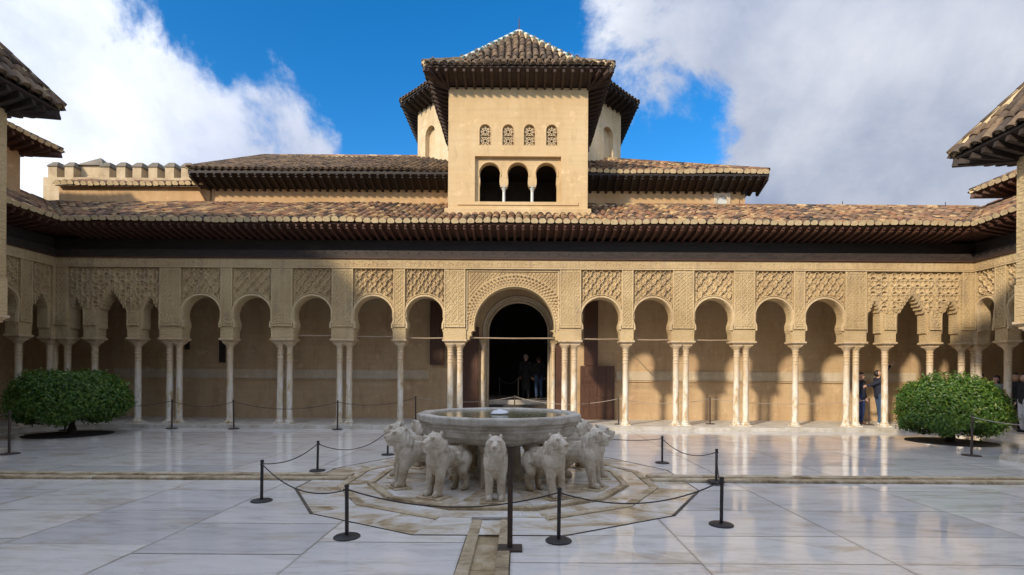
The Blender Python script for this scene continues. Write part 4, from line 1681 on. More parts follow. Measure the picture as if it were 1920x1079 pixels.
poly = [(TX0, TY0), (TX1, TY0), (TX1, TY1), (TX0, TY1)]
cor = hip_eaves(tower, poly, 10.78, .66, .27, 'timber_eave')
tcy = (TY0 + TY1) / 2
hip_tiles(tower, cor, (TCX, tcy, 0), 0, [(1.0, 11.10), (.63, 11.82), (0.0, 13.90)], 'roof_tile_old', 70, (0, 1, 3), ('tile_glazed_green', 'tile_glazed_white'))
MB().tube([(TCX, tcy, 13.8), (TCX, tcy, 14.1), (TCX, tcy, 14.5)], [.05, .025, .012], 6).obj('finial', 'iron_rust', tower)
MB().lathe([(.02, 13.98), (.09, 14.02), (.02, 14.08)], 8, TCX, tcy).obj('finial_knob', 'roof_tile_old', tower)

# ------------------------------------------------------------------ eight-sided lantern behind
lan = thing('lantern_drum', 'pale eight sided roof lantern with wide dark eaves behind the tower', 'lantern', (0, 0, 0))
LC = Vector((-.05, 25.0, 0))
WA = 4.6
op = []
for k in range(8):
    a = R(22.5 + 45 * k - 135)
    rr = WA / math.cos(R(22.5))
    op.append((LC.x + rr * math.cos(a), LC.y + rr * math.sin(a)))
lw = MB().poly_prism(op, 8.0, 13.55).mesh('wall', 'plaster_lantern')
cuts = []
for i in range(8):
    j = (i + 1) % 8
    a, b = Vector((*op[i], 0)), Vector((*op[j], 0))
    d = (b - a).normalized()
    o = Vector((d.y, -d.x, 0))
    mid = (a + b) / 2
    for off in (-.95, .95):
        pts = arch_outline(0, .36, 11.0, 12.62, 14)
        k = len(pts)
        vv = [mid + d * (off + x) + Vector((0, 0, z)) + o * .3 for x, z in pts] + [mid + d * (off + x) + Vector((0, 0, z)) - o * .22 for x, z in pts]
        cuts.append(MB().add(vv, [tuple(range(k)), tuple(range(2 * k - 1, k - 1, -1))] + [(q, (q + 1) % k, k + (q + 1) % k, k + q) for q in range(k)]).mesh('cut', 'plaster_wall'))
link(bpy.data.objects.new('wall', boolean_cut(lw, cuts)), lan)
cor = hip_eaves(lan, op, 13.5, .72, .30, 'timber_dark', pitch=.34)
hip_tiles(lan, cor, (LC.x, LC.y, 0), 0, [(1.0, 13.86), (0.0, 16.2)], 'roof_tile_old', 30, (0, 1, 2, 6, 7), ('roof_tile_old',))

# ------------------------------------------------------------------ upper halls, left and right of the tower
sl5 = Vector((0, 1, .5)).normalized()


def upper_hall(label, x0, x1, hipside, z_e, wall_rect, ridge_y, corner_x, ridge_x):
    h = thing('upper_hall', label, 'building', (0, 0, 0))
    MB().box(*wall_rect).obj('wall', 'plaster_orange', h)
    # soffit and rafters
    MB().add([(x0, 18.52, 8.36), (x1, 18.52, 8.36), (x1, 17.78, z_e - .06), (x0, 17.78, z_e - .06), (x0, 17.78, z_e + .05), (x1, 17.78, z_e + .05)], [(0, 1, 2, 3), (3, 2, 5, 4)]).obj('soffit', 'timber_dark', h)
    rafters(h, (0, 18.5, 0), (1, 0, 0), (0, -1, 0), x0 + .05, x1 - .05, .29, .7, 8.30, z_e - .12, .085, .13, 'timber_dark')
    H = (ridge_y - 17.74) / sl5.y
    MB().add([(x0, 17.78, z_e + .03), (x1, 17.78, z_e + .03), (x1 if hipside != 'r' else ridge_x, ridge_y, z_e + .03 + .5 * (ridge_y - 17.78)), (x0 if hipside != 'l' else ridge_x, ridge_y, z_e + .03 + .5 * (ridge_y - 17.78))], [(0, 1, 2, 3)]).obj('roof_deck', 'tile_pan', h)
    W = x1 - x0

    def rows(xx):
        if hipside == 'r':
            t = (W - xx) / max(.01, (x1 - ridge_x))
            return (0, H * max(0, min(1, t)))
        X = x0 + xx
        return (0, H)
    tile_patch(h, (x0, 17.74, z_e + .03), (1, 0, 0), sl5, W, rows, 'roof_tile_old' if hipside == 'l' else 'roof_tile', 150)
    return h


hl = upper_hall('upper hall with long mossy tiled roof and dark eaves left of the tower', -11.6, -2.35, 'l', 8.72, (-11.2, -2.3, 18.5, 23.5, 7.3, 8.6), 23.4, -11.6, -11.75)
ridge_line(hl, (-11.75, 23.4, 11.62), (-4.7, 23.4, 11.62), ('roof_tile',))
ridge_line(hl, (-11.6, 17.8, 8.80), (-11.75, 23.4, 11.62), ('roof_tile_old',))
MB().add([(-11.6, 17.8, 8.70), (-11.75, 23.4, 11.55), (-11.7, 23.4, 7.5), (-11.2, 18.5, 7.5)], [(0, 1, 2, 3)]).obj('gable', 'plaster_orange', hl)
hr = upper_hall('upper hall with hipped tiled roof and small arched niche right of the tower', 2.2, 8.7, 'r', 8.72, (2.1, 8.17, 18.5, 23.5, 7.3, 8.6), 23.4, 8.7, 3.0)
ridge_line(hr, (8.68, 17.8, 8.82), (3.0, 23.4, 11.62), ('roof_tile',))
MB().add([(8.7, 17.78, 8.75), (8.7, 23.4, 8.75), (3.0, 23.4, 11.62)], [(0, 1, 2)]).obj('roof_deck', 'tile_pan', hr)
MB().add([(8.72, 17.78, 8.66), (8.72, 23.4, 8.66), (8.15, 23.4, 8.36), (8.15, 18.48, 8.36)], [(0, 1, 2, 3)]).obj('soffit', 'timber_dark', hr)
rafters(hr, (8.15, 0, 0), (0, 1, 0), (1, 0, 0), 18.5, 23.0, .29, .54, 8.30, 8.62, .085, .13, 'timber_dark')
nb = boolean_cut(MB().box(7.02, 7.62, 18.44, 18.5, 7.55, 8.3).mesh('niche', 'plaster_pale'), [arch_cutter(7.32, .19, 7.6, 8.2, 18.3, 18.6, 14)])
link(bpy.data.objects.new('niche', nb), hr)
MB().box(7.1, 7.55, 18.484, 18.499, 7.58, 8.24).obj('niche_back', 'tile_glazed_white', hr)

# lower parapet wall and battlements at the left
bw = thing('parapet', 'ochre upper wall with tile coping beneath the battlements', 'wall', (0, 0, 0))
MB().box(-16.7, -11.25, 18.45, 18.75, 7.3, 8.42).obj('wall', 'plaster_orange', bw)
MB().add([(-16.7, 18.3, 8.40), (-11.3, 18.3, 8.40), (-11.3, 19.6, 8.95), (-16.7, 19.6, 8.95), (-16.7, 18.3, 8.36), (-11.3, 18.3, 8.36)], [(0, 1, 2, 3), (4, 5, 1, 0)]).obj('roof_deck', 'tile_pan', bw)
tile_patch(bw, (-16.7, 18.26, 8.41), (1, 0, 0), (0, 1.3, .55), 5.4, lambda x: (0, 1.3), 'roof_tile', 120)
bat = thing('battlement', 'weathered grey battlement with capped merlons above the left roofs', 'wall', (0, 22.0, 0))
MB().box(-20.6, -12.9, 0, .8, 7.0, 10.1).obj('wall', 'rampart', bat)
mm = MB().chbox(-.19, .19, .05, .6, 0, .5, .01)
mer = mm.mesh('merlon', 'rampart')
capm = MB().loft([[(-.225, .02, .5), (.225, .02, .5), (.225, .64, .5), (-.225, .64, .5)], [(-.23, .02, .54), (.23, .02, .54), (.23, .64, .54), (-.23, .64, .54)], [(-.12, .2, .76), (.12, .2, .76), (.12, .5, .76), (-.12, .5, .76)]]).mesh('merlon_cap', 'rampart_cap')
for px in (98, 129, 196, 226, 256, 286, 317, 347, 378):
    X = (px - 973) / 955 * 22.1
    o = inst('merlon', mer, bat, (X, 0, 10.09 + random.uniform(-.02, .02)), (0, random.gauss(0, .01), 0))
    inst('merlon_cap', capm, o)
tur = MB().box(-.48, .48, .4, 1.4, 7, 10.78).obj('turret', 'rampart', bat)
tur.location = (-18.85, 0, 0)
MB().loft([[(-.6, .3, 10.77), (.6, .3, 10.77), (.6, 1.5, 10.77), (-.6, 1.5, 10.77)], [(-.03, .87, 11.30), (.03, .87, 11.30), (.03, .93, 11.30), (-.03, .93, 11.30)]]).obj('turret_cap', 'rampart_cap', tur)

# ------------------------------------------------------------------ pavilions at both sides


def pavilion(label, cx, wx, hw, y0, y1, z_e, apex, over, face):
    """square pavilion: face = x of the wall that looks into the court"""
    p = thing('pavilion', label, 'pavilion', (0, 0, 0))
    x0, x1 = min(face, wx), max(face, wx)
    cy = (y0 + y1) / 2
    zt = z_e - .3
    # carved walls on three sides above the capitals, open below on columns
    MB().box(x0, x1, y1 - .3, y1, 3.45, zt).obj('carved_wall', 'stucco', p)
    MB().box(x0, x1, y0, y0 + .3, 3.45, zt).obj('carved_wall', 'stucco', p)
    fa, fb = (face, face + .3) if wx > face else (face - .3, face)
    MB().box(fa, fb, y0 + .3, y1 - .3, 3.45, zt).obj('carved_wall', 'stucco', p)
    MB().box(x0 - .02 if wx < face else x0, x1, y0 + .3, y1 - .3, zt - .1, zt - .02).obj('ceiling', 'timber_dark', p)
    s = 1 if wx > face else -1
    for yy in (y0 + .22, y0 + 1.4, cy, y1 - 1.4, y1 - .22):
        xx = face + s * .15
        c = column(p, xx, yy)
        inst('capital', CAP1, p, (xx, yy, 0))
        MB().box(xx - .2, xx + .2, yy - .2, yy + .2, ZC, 3.46).obj('pier', 'stucco_fine', p)
    for xx in (face + s * 1.5, face + s * 2.8):
        for yy in (y0 + .15, y1 - .15):
            column(p, xx, yy)
            inst('capital', CAP1, p, (xx, yy, 0))
            MB().box(xx - .2, xx + .2, yy - .148, yy + .148, ZC, 3.46).obj('pier', 'stucco_fine', p)
    # carved corner piers below the walls
    for ya, yb in ((y0 + .003, y0 + .42), (y1 - .42, y1 - .003)):
        m = MB()
        m.box(min(face + s * .003, face + s * .42), max(face + s * .003, face + s * .42), ya, yb, 2.98, 3.46)
        m.box(min(face + s * .05, face + s * .36), max(face + s * .05, face + s * .36), ya + .05, yb - .05, ZC + .004, 2.99)
        m.obj('corner_pier', 'stucco', p)
    poly = [(x0, y0), (x1, y0), (x1, y1), (x0, y1)]
    c2 = hip_eaves(p, poly, zt, over, z_e - zt - .05, 'timber_pavilion', pitch=.24)
    hip_tiles(p, c2, ((x0 + x1) / 2, cy, 0), 0, [(1.0, z_e + .03), (.0, apex)], 'roof_tile_old', 70, (0, 1, 2, 3), ('roof_tile_old',))
    return p


pavilion('left pavilion, its dark eaves corner jutting in at the upper left', 0, -14.1, 0, 5.75, 9.9, 7.02, 10.25, .54, -9.98)
pavilion('right pavilion with steep grey tiled roof jutting in at the right edge', 0, 13.9, 0, 5.75, 10.0, 6.25, 9.7, .68, 9.75)


def end_block(label, xw, xo, y0, y1, z_e, over):
    b = thing('upper_block', label, 'building', (0, 0, 0))
    x0, x1 = min(xw, xo), max(xw, xo)
    MB().box(x0, x1, y0, y1, 6.5, z_e - .3).obj('wall', 'plaster_orange', b)
    c2 = hip_eaves(b, [(x0, y0), (x1, y0), (x1, y1), (x0, y1)], z_e - .34, over, .3, 'timber_red', pitch=.3)
    hip_tiles(b, c2, ((x0 + x1) / 2, (y0 + y1) / 2, 0), 0, [(1.0, z_e), (.0, z_e + 1.6)], 'roof_tile', 60, (0, 1, 2, 3), ('roof_tile_old',))


end_block('ochre upper block with tiled eaves behind the left pavilion', -16.0, -22.0, 1.5, 16.3, 9.0, .7)
end_block('upper block with tiled eaves behind the right pavilion', 16.1, 22.0, 2.0, 16.6, 7.95, .75)

# ------------------------------------------------------------------ the range behind the viewer (casts the shade over the court)
south = thing('south_range', 'arcaded range with tall hall on the near side of the court', 'building', (0, -.75, 0), R(180))
for c in (-12.6, -10.7, -8.8, -6.9, -5.1, -3.3, 3.3, 5.1, 6.9, 8.8, 10.7, 12.6):
    column(south, c)
    inst('capital', CAP1, south, (c, 0, 0))
    MB().box(c - .21, c + .21, -.15, .17, ZC, 4.2).obj('pier', 'stucco', south)
MB().box(-14.6, 14.6, -.15, .17, 4.2, 5.8).obj('front_wall', 'stucco', south)
MB().box(-17, 17, 2.4, 2.8, 0, 7.6).obj('back_wall', 'plaster_wall', south)
MB().add([(-15, -1.0, 6.05), (15, -1.0, 6.05), (15, 2.6, 7.7), (-15, 2.6, 7.7), (-15, -1.0, 5.95), (15, -1.0, 5.95), (15, 2.6, 7.5), (-15, 2.6, 7.5)], [(0, 1, 2, 3), (7, 6, 5, 4), (0, 1, 5, 4)]).obj('roof', 'roof_tile_old', south)
MB().box(3.1, 34, 2.85, 8.2, 0, 12.0).obj('hall_wall', 'plaster_orange', south)
MB().add([(2.5, 2.2, 11.9), (34.6, 2.2, 11.9), (34.6, 8.8, 11.9), (2.5, 8.8, 11.9), (6.3, 4.9, 14.0), (31, 4.9, 14.0)], [(0, 1, 5, 4), (1, 2, 5), (2, 3, 4, 5), (3, 0, 4), (0, 3, 2, 1)]).obj('hall_roof', 'roof_tile_old', south)

wh = thing('west_shade_block', 'unseen tall block added beyond the left pavilion to shade the arcade', 'building', (0, 0, 0))  # out-of-view block added to throw shade on the left arcade
MB().box(-26, -14.8, 2.6, 8.4, 0, 11.2).obj('wall', 'plaster_orange', wh)
MB().add([(-26.6, 2.0, 11.1), (-14.3, 2.0, 11.1), (-14.3, 9.0, 11.1), (-26.6, 9.0, 11.1), (-26.6, 5.5, 12.5), (-14.3, 5.5, 12.5)], [(0, 1, 5, 4), (2, 3, 4, 5), (1, 2, 5), (3, 0, 4), (0, 3, 2, 1)]).obj('roof', 'roof_tile_old', wh)

# ------------------------------------------------------------------ the fountain
fou = thing('fountain', 'twelve sided grey stone fountain basin brimming with water on the lions ring', 'fountain', (FX, FY, 0))
A0 = R(15)
rc = 1 / math.cos(R(15))
prof = [(.92, .645), (1.0, .66), (1.10, .70), (1.16, .76), (1.18, .83), (1.195, .845), (1.20, .865), (1.19, .88), (1.21, .895), (1.23, .905), (1.215, .925), (1.24, .94), (1.262, .955), (1.268, 1.03), (1.255, 1.05),
        (1.13, 1.05), (1.105, 1.04), (1.09, 1.0), (1.06, .93), (.9, .86), (.05, .84)]
bas = MB().lathe([(r * rc * .985, z) for r, z in prof], 12, 0, 0, A0).obj('basin', 'basin_stone', fou)
bv = bas.modifiers.new('b', 'BEVEL')
bv.width = .006
bv.segments = 2
bv.limit_method = 'ANGLE'
bv.angle_limit = R(20)
MB().lathe([(1.095 * rc, 1.012), (1.095 * rc, 1.02)], 12, 0, 0, A0).obj('water', 'basin_water', fou)
jm = sculpt('water_jet', [('e', (0, 0, 1.035), (.15, .15, .03)), ('e', (0.02, 0, 1.06), (.10, .1, .03)), ('e', (-.06, .03, 1.05), (.07, .07, .03)), ('e', (.09, -.04, 1.045), (.06, .06, .03)), ('e', (0, -.09, 1.04), (.07, .05, .025)), ('e', (.0, 0, 1.075), (.05, .05, .03))], 'foam', .012, 2)
inst('water_jet', jm, fou)
MB().lathe([(.42, .03), (.42, .10), (.36, .12), (.34, .52), (.42, .56), (.5, .66)], 12, 0, 0, A0).obj('pedestal', 'basin_stone', fou)
sc_me = MB().lathe([(.085, .03), (.085, .08), (.06, .1), (.06, .48), (.075, .49), (.06, .51), (.1, .6), (.1, .66)], 12).mesh('support', 'column_marble', 'auto')
for k in range(6):
    inst('support_column', sc_me, fou, (.72 * math.cos(R(60 * k + 15)), .72 * math.sin(R(60 * k + 15)), 0))

# the lion statues
lp = [('c', (-.27, 0, .475), (.12, 0, .495), .14, .165),
      ('e', (.17, 0, .46), (.17, .165, .21)),
      ('c', (.17, 0, .50), (.235, 0, .69), .17, .128),
      ('e', (.20, 0, .625), (.14, .155, .15)),
      ('e', (.265, 0, .735), (.125, .122, .11)),
      ('e', (.255, 0, .79), (.095, .10, .06)),
      ('c', (.33, 0, .715), (.425, 0, .70), .086, .066),
      ('c', (.34, 0, .652), (.42, 0, .642), .062, .05),
      ('e', (.48, 0, .73), (.022, .045, .026)),
      ('e', (.365, .062, .795), (.035, .034, .022)), ('e', (.365, -.062, .795), (.035, .034, .022)), ('e', (.385, .06, .762), (.016, .018, .016)), ('e', (.385, -.06, .762), (.016, .018, .016)),
      ('e', (.20, .082, .832), (.02, .028, .034)), ('e', (.20, -.082, .832), (.02, .028, .034)),
      ('e', (-.30, 0, .45), (.13, .15, .15)), ('e', (.235, 0, .70), (.045, .155, .145)), ('e', (.19, 0, .64), (.05, .175, .16)), ('e', (.16, 0, .56), (.06, .185, .17))]
for s in (-1, 1):
    lp += [('c', (.20, .09 * s, .42), (.265, .09 * s, .08), .085, .058),
           ('e', (.19, .105 * s, .46), (.11, .075, .15)),
           ('c', (.26, .09 * s, .045), (.335, .09 * s, .035), .06, .045),
           ('c', (.345, .065 * s, .025), (.355, .065 * s, .022), .024, .02), ('c', (.35, .095 * s, .025), (.36, .095 * s, .022), .024, .02), ('c', (.345, .122 * s, .025), (.352, .122 * s, .022), .022, .02),
           ('c', (-.30, .095 * s, .43), (-.235, .1 * s, .27), .125, .078),
           ('c', (-.235, .1 * s, .27), (-.335, .1 * s, .17), .072, .05),
           ('c', (-.335, .1 * s, .17), (-.31, .1 * s, .05), .05, .048),
           ('c', (-.30, .1 * s, .042), (-.235, .1 * s, .034), .054, .042),
           ('c', (-.39, 0.02 * s, .40), (-.34, .155 * s, .36), .028, .026), ('c', (-.34, .155 * s, .36), (-.12, .158 * s, .44), .026, .024),
           ('c', (-.12, .158 * s, .44), (-.10, .145 * s, .53), .024, .034)]
    # carved mane locks and cheeks
    for i in range(4):
        lp.append(('c', (.30 - .045 * i, (.07 + .022 * i) * s, .80 - .02 * i), (.27 - .05 * i, (.115 + .014 * i) * s, .66 - .02 * i), .014, .016))
    lp.append(('c', (.37, .062 * s, .70), (.30, .10 * s, .70), .013, .013))
    lp.append(('c', (.37, .058 * s, .675), (.30, .10 * s, .66), .013, .013))
LION = sculpt('statue', lp, 'lion_stone', .008, 1)
from mathutils.bvhtree import BVHTree
bmL = bmesh.new()
bmL.from_mesh(LION)
bvh = BVHTree.FromBMesh(bmL)
lrng = random.Random(2)
for row in range(9):                      # carved mane locks in overlapping rows
    zc_ = .755 - row * .042
    for k in range(-8, 9):
        a = R(k * 14 + (7 if row % 2 else 0))
        dvec = Vector((math.cos(a), math.sin(a), 0))
        if row < 3 and abs(k) < 5:
            continue                      # leave the face free
        org = Vector((.16, 0, zc_)) + dvec * .6
        hit, nn, _, _ = bvh.ray_cast(org, -dvec)
        if hit is None:
            continue
        up_ = Vector((0, 0, 1))
        sd = nn.cross(up_)
        if sd.length < .2:
            continue
        sd.normalize()
        dn_ = sd.cross(nn).normalized()
        if dn_.z > 0:
            dn_ = -dn_
        w_ = .019
        top = hit - nn * .006
        vs_ = [bmL.verts.new(q) for q in (top - dn_ * .022 - sd * w_ * .6, top - dn_ * .022 + sd * w_ * .6, top + dn_ * .008 + sd * w_ + nn * .006, top + dn_ * .036, top + dn_ * .008 - sd * w_ + nn * .006, top + nn * .0105 + dn_ * .010)]
        for f3 in ((0, 1, 5), (1, 2, 5), (2, 3, 5), (3, 4, 5), (4, 0, 5)):
            bmL.faces.new([vs_[q] for q in f3])
bmL.to_mesh(LION)
bmL.free()
LION.polygons.foreach_set('use_smooth', [True] * len(LION.polygons))
PL = MB().chbox(.14, .40, -.19, .19, -.03, .012, .006).mesh('plinth', 'channel_stone')
LABEL = {-90: 'weathered stone lion facing the viewer straight on, before the basin',
         -120: 'stone lion turned left, next left of the lion facing the viewer',
         -60: 'stone lion turned right, next right of the lion facing the viewer',
         -150: 'stone lion at the basin\'s left, nearer of the two overlapping heads',
         -30: 'stone lion at the basin\'s right, nearer of the two overlapping heads',
         180: 'stone lion at the far left of the ring, head behind its neighbour',
         0: 'stone lion at the far right of the ring, head behind its neighbour',
         150: 'stone lion behind the basin on its left, mostly hidden',
         30: 'stone lion behind the basin on its right, mostly hidden',
         120: 'stone lion facing away behind the basin, left of the door axis',
         60: 'stone lion facing away behind the basin, right of the door axis',
         90: 'stone lion directly behind the basin facing the great doorway'}
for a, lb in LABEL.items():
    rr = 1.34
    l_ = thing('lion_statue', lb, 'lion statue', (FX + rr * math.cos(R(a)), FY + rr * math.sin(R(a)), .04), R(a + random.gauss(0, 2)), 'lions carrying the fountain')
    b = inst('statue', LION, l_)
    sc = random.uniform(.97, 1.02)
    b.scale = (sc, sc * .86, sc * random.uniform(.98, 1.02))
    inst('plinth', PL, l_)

# ------------------------------------------------------------------ barrier posts and ropes


def post(loc, h, label, round_base=True, mat='iron', r=.019, rb=.13, grp='barrier posts'):
    p = thing('barrier_post', label, 'post', loc, 0, grp)
    MB().lathe([(rb, 0), (rb, .012), (rb - .012, .02), (.03, .026)], 24).obj('base', mat, p, 'auto')
    MB().lathe([(r, .02), (r, h - .03), (r + .004, h - .028), (r + .004, h - .004), (r * .8, h)], 12).obj('stem', mat, p, 'auto')
    MB().tube([(r, 0, h - .05), (r + .016, 0, h - .05)], .008, 6).obj('hook', mat, p)
    p.rotation_euler = (random.gauss(0, .008), random.gauss(0, .008), random.uniform(0, 6))
    return Vector(loc) + Vector((0, 0, h - .05))


def rope(a, b, sag, label, mat='rope_dark', r=.0075):
    pts = []
    for i in range(21):
        t_ = i / 20
        p = a.lerp(b, t_)
        p.z -= sag * 4 * t_ * (1 - t_)
        pts.append(p)
    o = MB().tube(pts, r, 6).obj('rope', mat, None, True)
    tag(o, label, 'rope', 'barrier ropes')


PA = post((-3.29, 6.53, 0), .53, 'low post left of the fountain, just before the cross channel')
PB = post((-1.71, 5.09, 0), .53, 'low post in the left foreground, nearest on the left')
PC = post((.40, 5.01, 0), .53, 'low round-based post in front of the fountain, right of the tall square post')
PD = post((2.23, 5.59, 0), .53, 'low post in the right foreground beside the dark paving joint')
PE = post((3.0, 7.72, .04), .50, 'low post standing on the cross channel at the right')
PF = post((2.71, 9.6, 0), .51, 'low post beyond the cross channel at the right of the fountain')
PG = post((-3.40, 8.62, 0), .51, 'low post beyond the cross channel at the left of the fountain')
PH = post((-2.67, 10.4, 0), .53, 'low post beside the left lions, farther of the two on the left')
PI = post((1.1, 11.2, 0), .53, 'low post behind the basin at the right')
PJ = post((-1.2, 11.2, 0), .53, 'low post behind the basin at the left')
rope(PA, PG, .10, 'rope sagging between the two left posts across the channel')
rope(PG, PH, .22, 'rope sagging from the far left post towards the left lions')
rope(PA, PB, .17, 'rope sagging between the two left foreground posts')
rope(PB, PC, .16, 'long rope sagging before the lions between the foreground posts')
rope(PC, PD, .17, 'rope sagging over the wet paving right of the front lion')
rope(PE, PD, .14, 'short rope joining the channel post to the right foreground post')
rope(PE, PF, .16, 'rope crossing the channel between the two right posts')
rope(PF, PI, .12, 'rope running behind the right lions')
rope(PH, PJ, .14, 'rope running behind the left lions')
rope(PJ, PI, .14, 'rope running straight behind the basin')

sq = thing('square_post', 'tall dark square post on a flat plate beside the near channel', 'post', (-.075, 4.77, 0))
MB().chbox(-.115, .115, -.09, .09, .0, .022, .004).obj('base_plate', 'iron_rust', sq)
MB().chbox(-.024, .024, -.018, .018, .02, .96, .004).obj('stem', 'iron_rust', sq)
MB().chbox(-.03, .03, -.023, .023, .955, .97, .004).obj('cap', 'iron_rust', sq)

gp = []
for X, Y, Z, lb in ((-13.0, 14.6, 0, 'dark post half hidden behind the left clipped tree'), (-10.35, 15.2, 0, 'dark post before the paired columns right of the left tree'),
                    (-8.5, 15.2, 0, 'dark post before the single column in the shaded arcade'), (-5.41, 15.2, 0, 'dark post before the paired columns left of the fountain'),
                    (-3.25, 16.05, .11, 'dark post under the shaded arch left of the basin'), (-.14, 17.3, .11, 'dark post in the middle of the great doorway'),
                    (3.18, 16.2, .11, 'dark post beside the single column right of the red door'), (6.2, 16.5, .11, 'dark post on the sunlit platform between paired columns'),
                    (11.35, 16.5, .11, 'dark post beside the man reaching upward')):
    gp.append(post((X, Y, Z), .87, lb, mat='iron_rust', r=.022, rb=.15, grp='gallery posts'))
RL = ['rope behind the left clipped tree', 'rope in the shaded arcade next to the left tree', 'rope across two shaded arches left of the fountain', 'rope in the shaded arch just left of the basin',
      'rope from the shaded arch into the great doorway', 'pale rope across the right half of the great doorway', 'rope in front of the sunlit wall right of the red door', 'rope along the sunlit wall to the reaching man']
for i in range(8):
    rope(gp[i], gp[i + 1], .16 if i not in (2, 5) else .22, RL[i], 'rope_pale' if i >= 4 else 'rope_dark', .009)
pl_ = post((-10.2, 10.2, 0), .87, 'dark post at the far left edge before the pavilion', mat='iron_rust', r=.022, rb=.17, grp='gallery posts')
pr_ = post((9.56, 10.75, 0), .87, 'dark post in front of the right clipped tree', mat='iron_rust', r=.022, rb=.17, grp='gallery posts')
rope(pr_, Vector((10.1, 9.6, .75)), .06, 'pale rope from the right tree post to the pavilion', 'rope_pale', .010)
rope(pl_, Vector((-10.3, 9.3, .75)), .06, 'rope from the far left post to the pavilion', 'rope_dark', .010)
dp1 = post((-.75, 19.6, .74), .85, 'dark post inside the doorway at the left', mat='iron', grp='gallery posts')
dp2 = post((-.02, 19.4, .74), .85, 'dark post inside the doorway near its middle', mat='iron', grp='gallery posts')
rope(dp1, dp2, .2, 'rope inside the dark doorway', 'rope_dark', .01)

# ------------------------------------------------------------------ clipped trees
def clipped_tree(label, loc, rx, ry, z0, z1, seed, nleaf):
    rng = random.Random(seed)
    t_ = thing('clipped_tree', label, 'tree', loc)
    m = MB()
    m.tube([(0, 0, -.02), (.02, 0, .15), (0, .02, .4), (0.03, 0, .75)], [.13, .10, .085, .06], 10)
    for k in range(7):
        a = k * 2.4 + rng.random()
        m.tube([(0, 0, .38 + .04 * k), (rx * .35 * math.cos(a), ry * .35 * math.sin(a), .62 + .03 * k), (rx * .7 * math.cos(a), ry * .7 * math.sin(a), .72 + .07 * k)], [.05, .032, .012], 6)
    m.obj('trunk', 'bark', t_, True)
    lv = MB()
    zc = z0 + (z1 - z0) * .40
    lumps = [(rng.uniform(0, 6.28), rng.uniform(-.8, 1.4), rng.uniform(-.07, .07), rng.uniform(.2, .45)) for _ in range(60)]

    def radius(th, ph):
        d = 1.0
        for a, b, amp, w in lumps:
            dd = (math.atan2(math.sin(th - a), math.cos(th - a)) * math.cos(ph)) ** 2 + (ph - b) ** 2
            d += amp * math.exp(-dd / (w * w * .5))
        return d
    for i in range(nleaf):
        th = rng.uniform(0, 2 * math.pi)
        sp = rng.uniform(-1, 1)
        ph = math.asin(sp)
        f = 1 - abs(rng.gauss(0, .10)) if rng.random() < .8 else rng.uniform(.45, .95)
        f *= radius(th, ph) * (1 + (rng.random() ** 5) * .11)
        up = z1 - zc
        dn = zc - z0
        # squared-off dome: broad shoulders, flattish ragged underside
        ce = math.cos(ph) ** .58
        x = rx * ce * math.cos(th) * f
        y = ry * ce * math.sin(th) * f
        z = zc + (up * (abs(math.sin(ph)) ** .92) if ph > 0 else -dn * (abs(math.sin(ph)) ** .75) * (.85 + .2 * math.sin(th * 5 + 1))) * f
        nrm_ = Vector((x / rx / rx, y / ry / ry, (z - zc) / (up * up) * .8)).normalized()
        nrm_ = (nrm_ + Vector((rng.gauss(0, .5), rng.gauss(0, .5), rng.gauss(.25, .5)))).normalized()
        tdir = nrm_.cross(Vector((rng.gauss(0, 1), rng.gauss(0, 1), rng.gauss(-.4, .6)))).normalized()
        b = nrm_.cross(tdir)
        L = rng.uniform(.034, .056)
        Wd = L * rng.uniform(.42, .58)
        c = Vector((x, y, z))
        k = -.22 * L
        lv.add([c - tdir * L, c + b * Wd + nrm_ * k, c + tdir * L, c - b * Wd + nrm_ * k], [(0, 1, 2), (0, 2, 3)])
    lv.obj('crown', 'leaf', t_, False, False)
    return t_


for nm, X, Y, rr in (('ground_disc', -11.95, 13.55, .95), ('ground_disc', 11.1, 13.1, .95)):  # flat dark disc on the floor under each tree
    pts = [(X + rr * (1 + .02 * math.sin(k * 2.1)) * math.cos(2 * math.pi * k / 36), Y + rr * math.sin(2 * math.pi * k / 36)) for k in range(36)]
    structure(MB().poly_prism(pts, -.05, .012, .0).obj(nm, 'earth'))
clipped_tree('low domed clipped tree in the shade at the left', (-11.9, 13.55, 0), 1.25, 1.3, .30, 1.70, 4, 23000)
clipped_tree('low domed clipped tree catching sun at the right', (11.05, 13.05, 0), 1.09, 1.15, .18, 1.66, 5, 23000)

# ------------------------------------------------------------------ people


